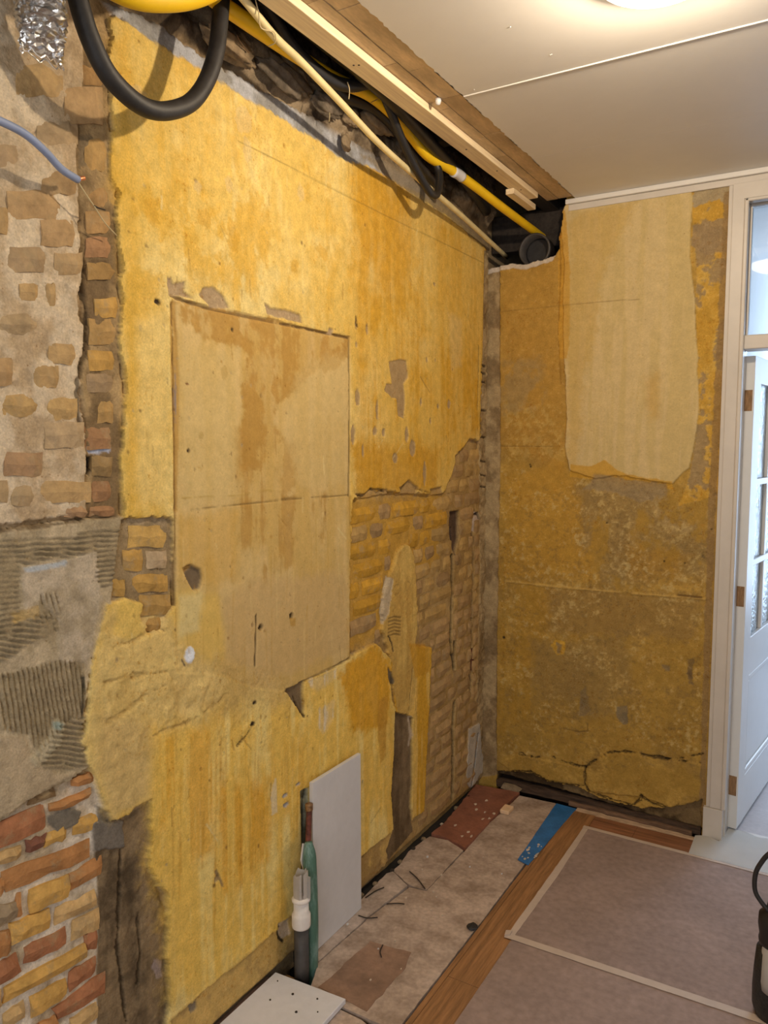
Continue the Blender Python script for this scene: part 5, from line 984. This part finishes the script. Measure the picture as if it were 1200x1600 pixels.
# door leaf, opened into the hall
DL = empty('door_1', (1.012, L+0.105, 0)); tag(DL, kind='structure')
ang = math.atan2(0.083, 0.65); LW_ = 0.83; TH = 0.038; DZ0, DZ1 = 0.012, 1.885
def leafbox(nm, s0, s1, z0, z1, t0, t1, mt, par, bv=0.002):       # s along the leaf, t across its thickness
    bm = bmesh.new(); bbox(bm, t0, t1, s0, s1, z0, z1, bv)
    bmesh.ops.rotate(bm, verts=bm.verts, cent=(0, 0, 0), matrix=Matrix.Rotation(-ang, 3, 'Z')); bmesh.ops.translate(bm, verts=bm.verts, vec=(1.012, L+0.105, 0))
    return from_bm(nm, bm, mt, par)
leafbox('stile', 0, 0.105, DZ0, DZ1, 0, TH, M_door, DL); leafbox('stile', LW_-0.105, LW_, DZ0, DZ1, 0, TH, M_door, DL)
ZR = [DZ1-0.10, 1.40, 1.075, 0.775]                                 # rail and glazing bar heights
leafbox('top_rail', 0.1055, LW_-0.1055, ZR[0], DZ1, 0.001, TH-0.001, M_door, DL); leafbox('lock_rail', 0.1055, LW_-0.1055, 0.62, 0.775, 0.001, TH-0.001, M_door, DL); leafbox('bottom_rail', 0.1055, LW_-0.1055, DZ0, 0.20, 0.001, TH-0.001, M_door, DL)
for z in (1.40, 1.075): leafbox('glazing_bar', 0.1055, LW_-0.1055, z-0.013, z+0.013, 0.004, TH-0.004, M_door, DL, 0.004)
for s_ in (0.312, 0.518):
    for z0, z1 in ((0.7755, 1.0615), (1.0885, 1.3865), (1.4135, ZR[0]-0.0005)): leafbox('glazing_bar', s_-0.013, s_+0.013, z0, z1, 0.0045, TH-0.0045, M_door, DL, 0.004)
for s0, s1 in ((0.106, 0.2985), (0.3255, 0.5045), (0.5315, LW_-0.106)):
    for z0, z1 in ((0.7755, 1.0615), (1.0885, 1.3865), (1.4135, ZR[0]-0.0005)): leafbox('pane', s0, s1, z0, z1, TH/2-0.002, TH/2+0.002, M_frost, DL, 0)
leafbox('panel', 0.106, LW_-0.106, 0.201, 0.619, 0.012, TH-0.012, M_door, DL, 0)
for z0, z1, s0, s1 in ((0.20, 0.225, 0.106, LW_-0.106), (0.596, 0.619, 0.106, LW_-0.106), (0.2255, 0.5955, 0.106, 0.128), (0.2255, 0.5955, LW_-0.128, LW_-0.106)): leafbox('moulding', s0, s1, z0, z1, TH-0.0115, TH-0.001, M_door, DL, 0.005)
for z in (hit(1165, 626, 1, L+0.105)[2], hit(1148, 931, 1, L+0.105)[2], hit(1135, 1225, 1, L+0.105)[2]): leafbox('hinge_recess', -0.0012, 0.003, z-0.040, z+0.040, 0.004, TH-0.006, M_bare, DL, 0)
# hall
HY = 6.1
tag(box('floor_hall', 0.85, 2.6, L+0.131, HY, -0.13, -0.004, M_hallfloor), kind='structure')
tag(box('floor_threshold', DX0-0.03, DX1+0.03, L+0.0, L+0.1305, -0.12, -0.003, M_trimw), kind='structure')
tag(box('wall_hall_left', 0.80, 0.90, L+0.131, HY+0.1, -0.05, 2.6, M_hallwall), kind='structure')
tag(box('wall_hall_right', 2.5, 2.6, L+0.131, HY+0.1, -0.05, 2.6, M_hallwall), kind='structure')
tag(box('ceiling_hall', 0.80, 2.6, L+0.131, HY+0.1, 2.56, 2.6, M_hallwall), kind='structure')
bm = bmesh.new()
for (x0, x1, z0, z1) in ((0.9, 1.22, 0, 2.56), (2.28, 2.5, 0, 2.56), (1.22, 2.28, 0, 0.35), (1.22, 2.28, 2.35, 2.56)): bbox(bm, x0, x1, HY, HY+0.1, z0, z1)
tag(from_bm('wall_hall_end', bm, M_hallwall), kind='structure')

# ================================================================== TOOL AT THE RIGHT EDGE
TL = empty('corded_tool', (1.262, 2.24, 0)); tag(TL, 'black upright corded tool with pale grey band at the right edge', 'tool')
tx, ty = 1.262, 2.24
c_ = hit(1178, 1560, 1, ty); 
def tz(py): return hit(1190, py, 1, ty)[2]
R0 = 0.056
lathe('lower_body', [(0.001, 0.003), (R0*0.85, 0.003), (R0, 0.03), (R0*1.02, 0.08), (R0*0.98, tz(1510)), (R0*0.9, tz(1478)), (0.001, tz(1478))], (tx, ty, 0), M_rubber_spk, TL, 40)
lathe('grey_band', [(0.001, tz(1530)), (R0*0.90, tz(1530)), (R0*0.92, tz(1518)), (R0*0.84, tz(1468)), (0.001, tz(1468))], (tx+0.012, ty-0.020, 0), M_silver, TL, 40)
lathe('upper_body', [(0.001, tz(1470)), (R0*0.80, tz(1470)), (R0*0.84, tz(1462)), (R0*0.80, tz(1456)), (R0*0.88, tz(1440)), (R0*0.86, tz(1425)), (R0*0.55, tz(1415)), (R0*0.42, tz(1395)), (R0*0.40, tz(1300)), (0.001, tz(1290))], (tx, ty, 0), M_blackp, TL, 40)
pp = [hit(x, y, 1, ty-0.02) for x, y in ((1202, 1424), (1190, 1410), (1180, 1392), (1180, 1368), (1188, 1350), (1205, 1332), (1240, 1320))]
tube('power_cord', pp, 0.0062, M_blackr, bpy.data.objects['upper_body'], 10, 8)
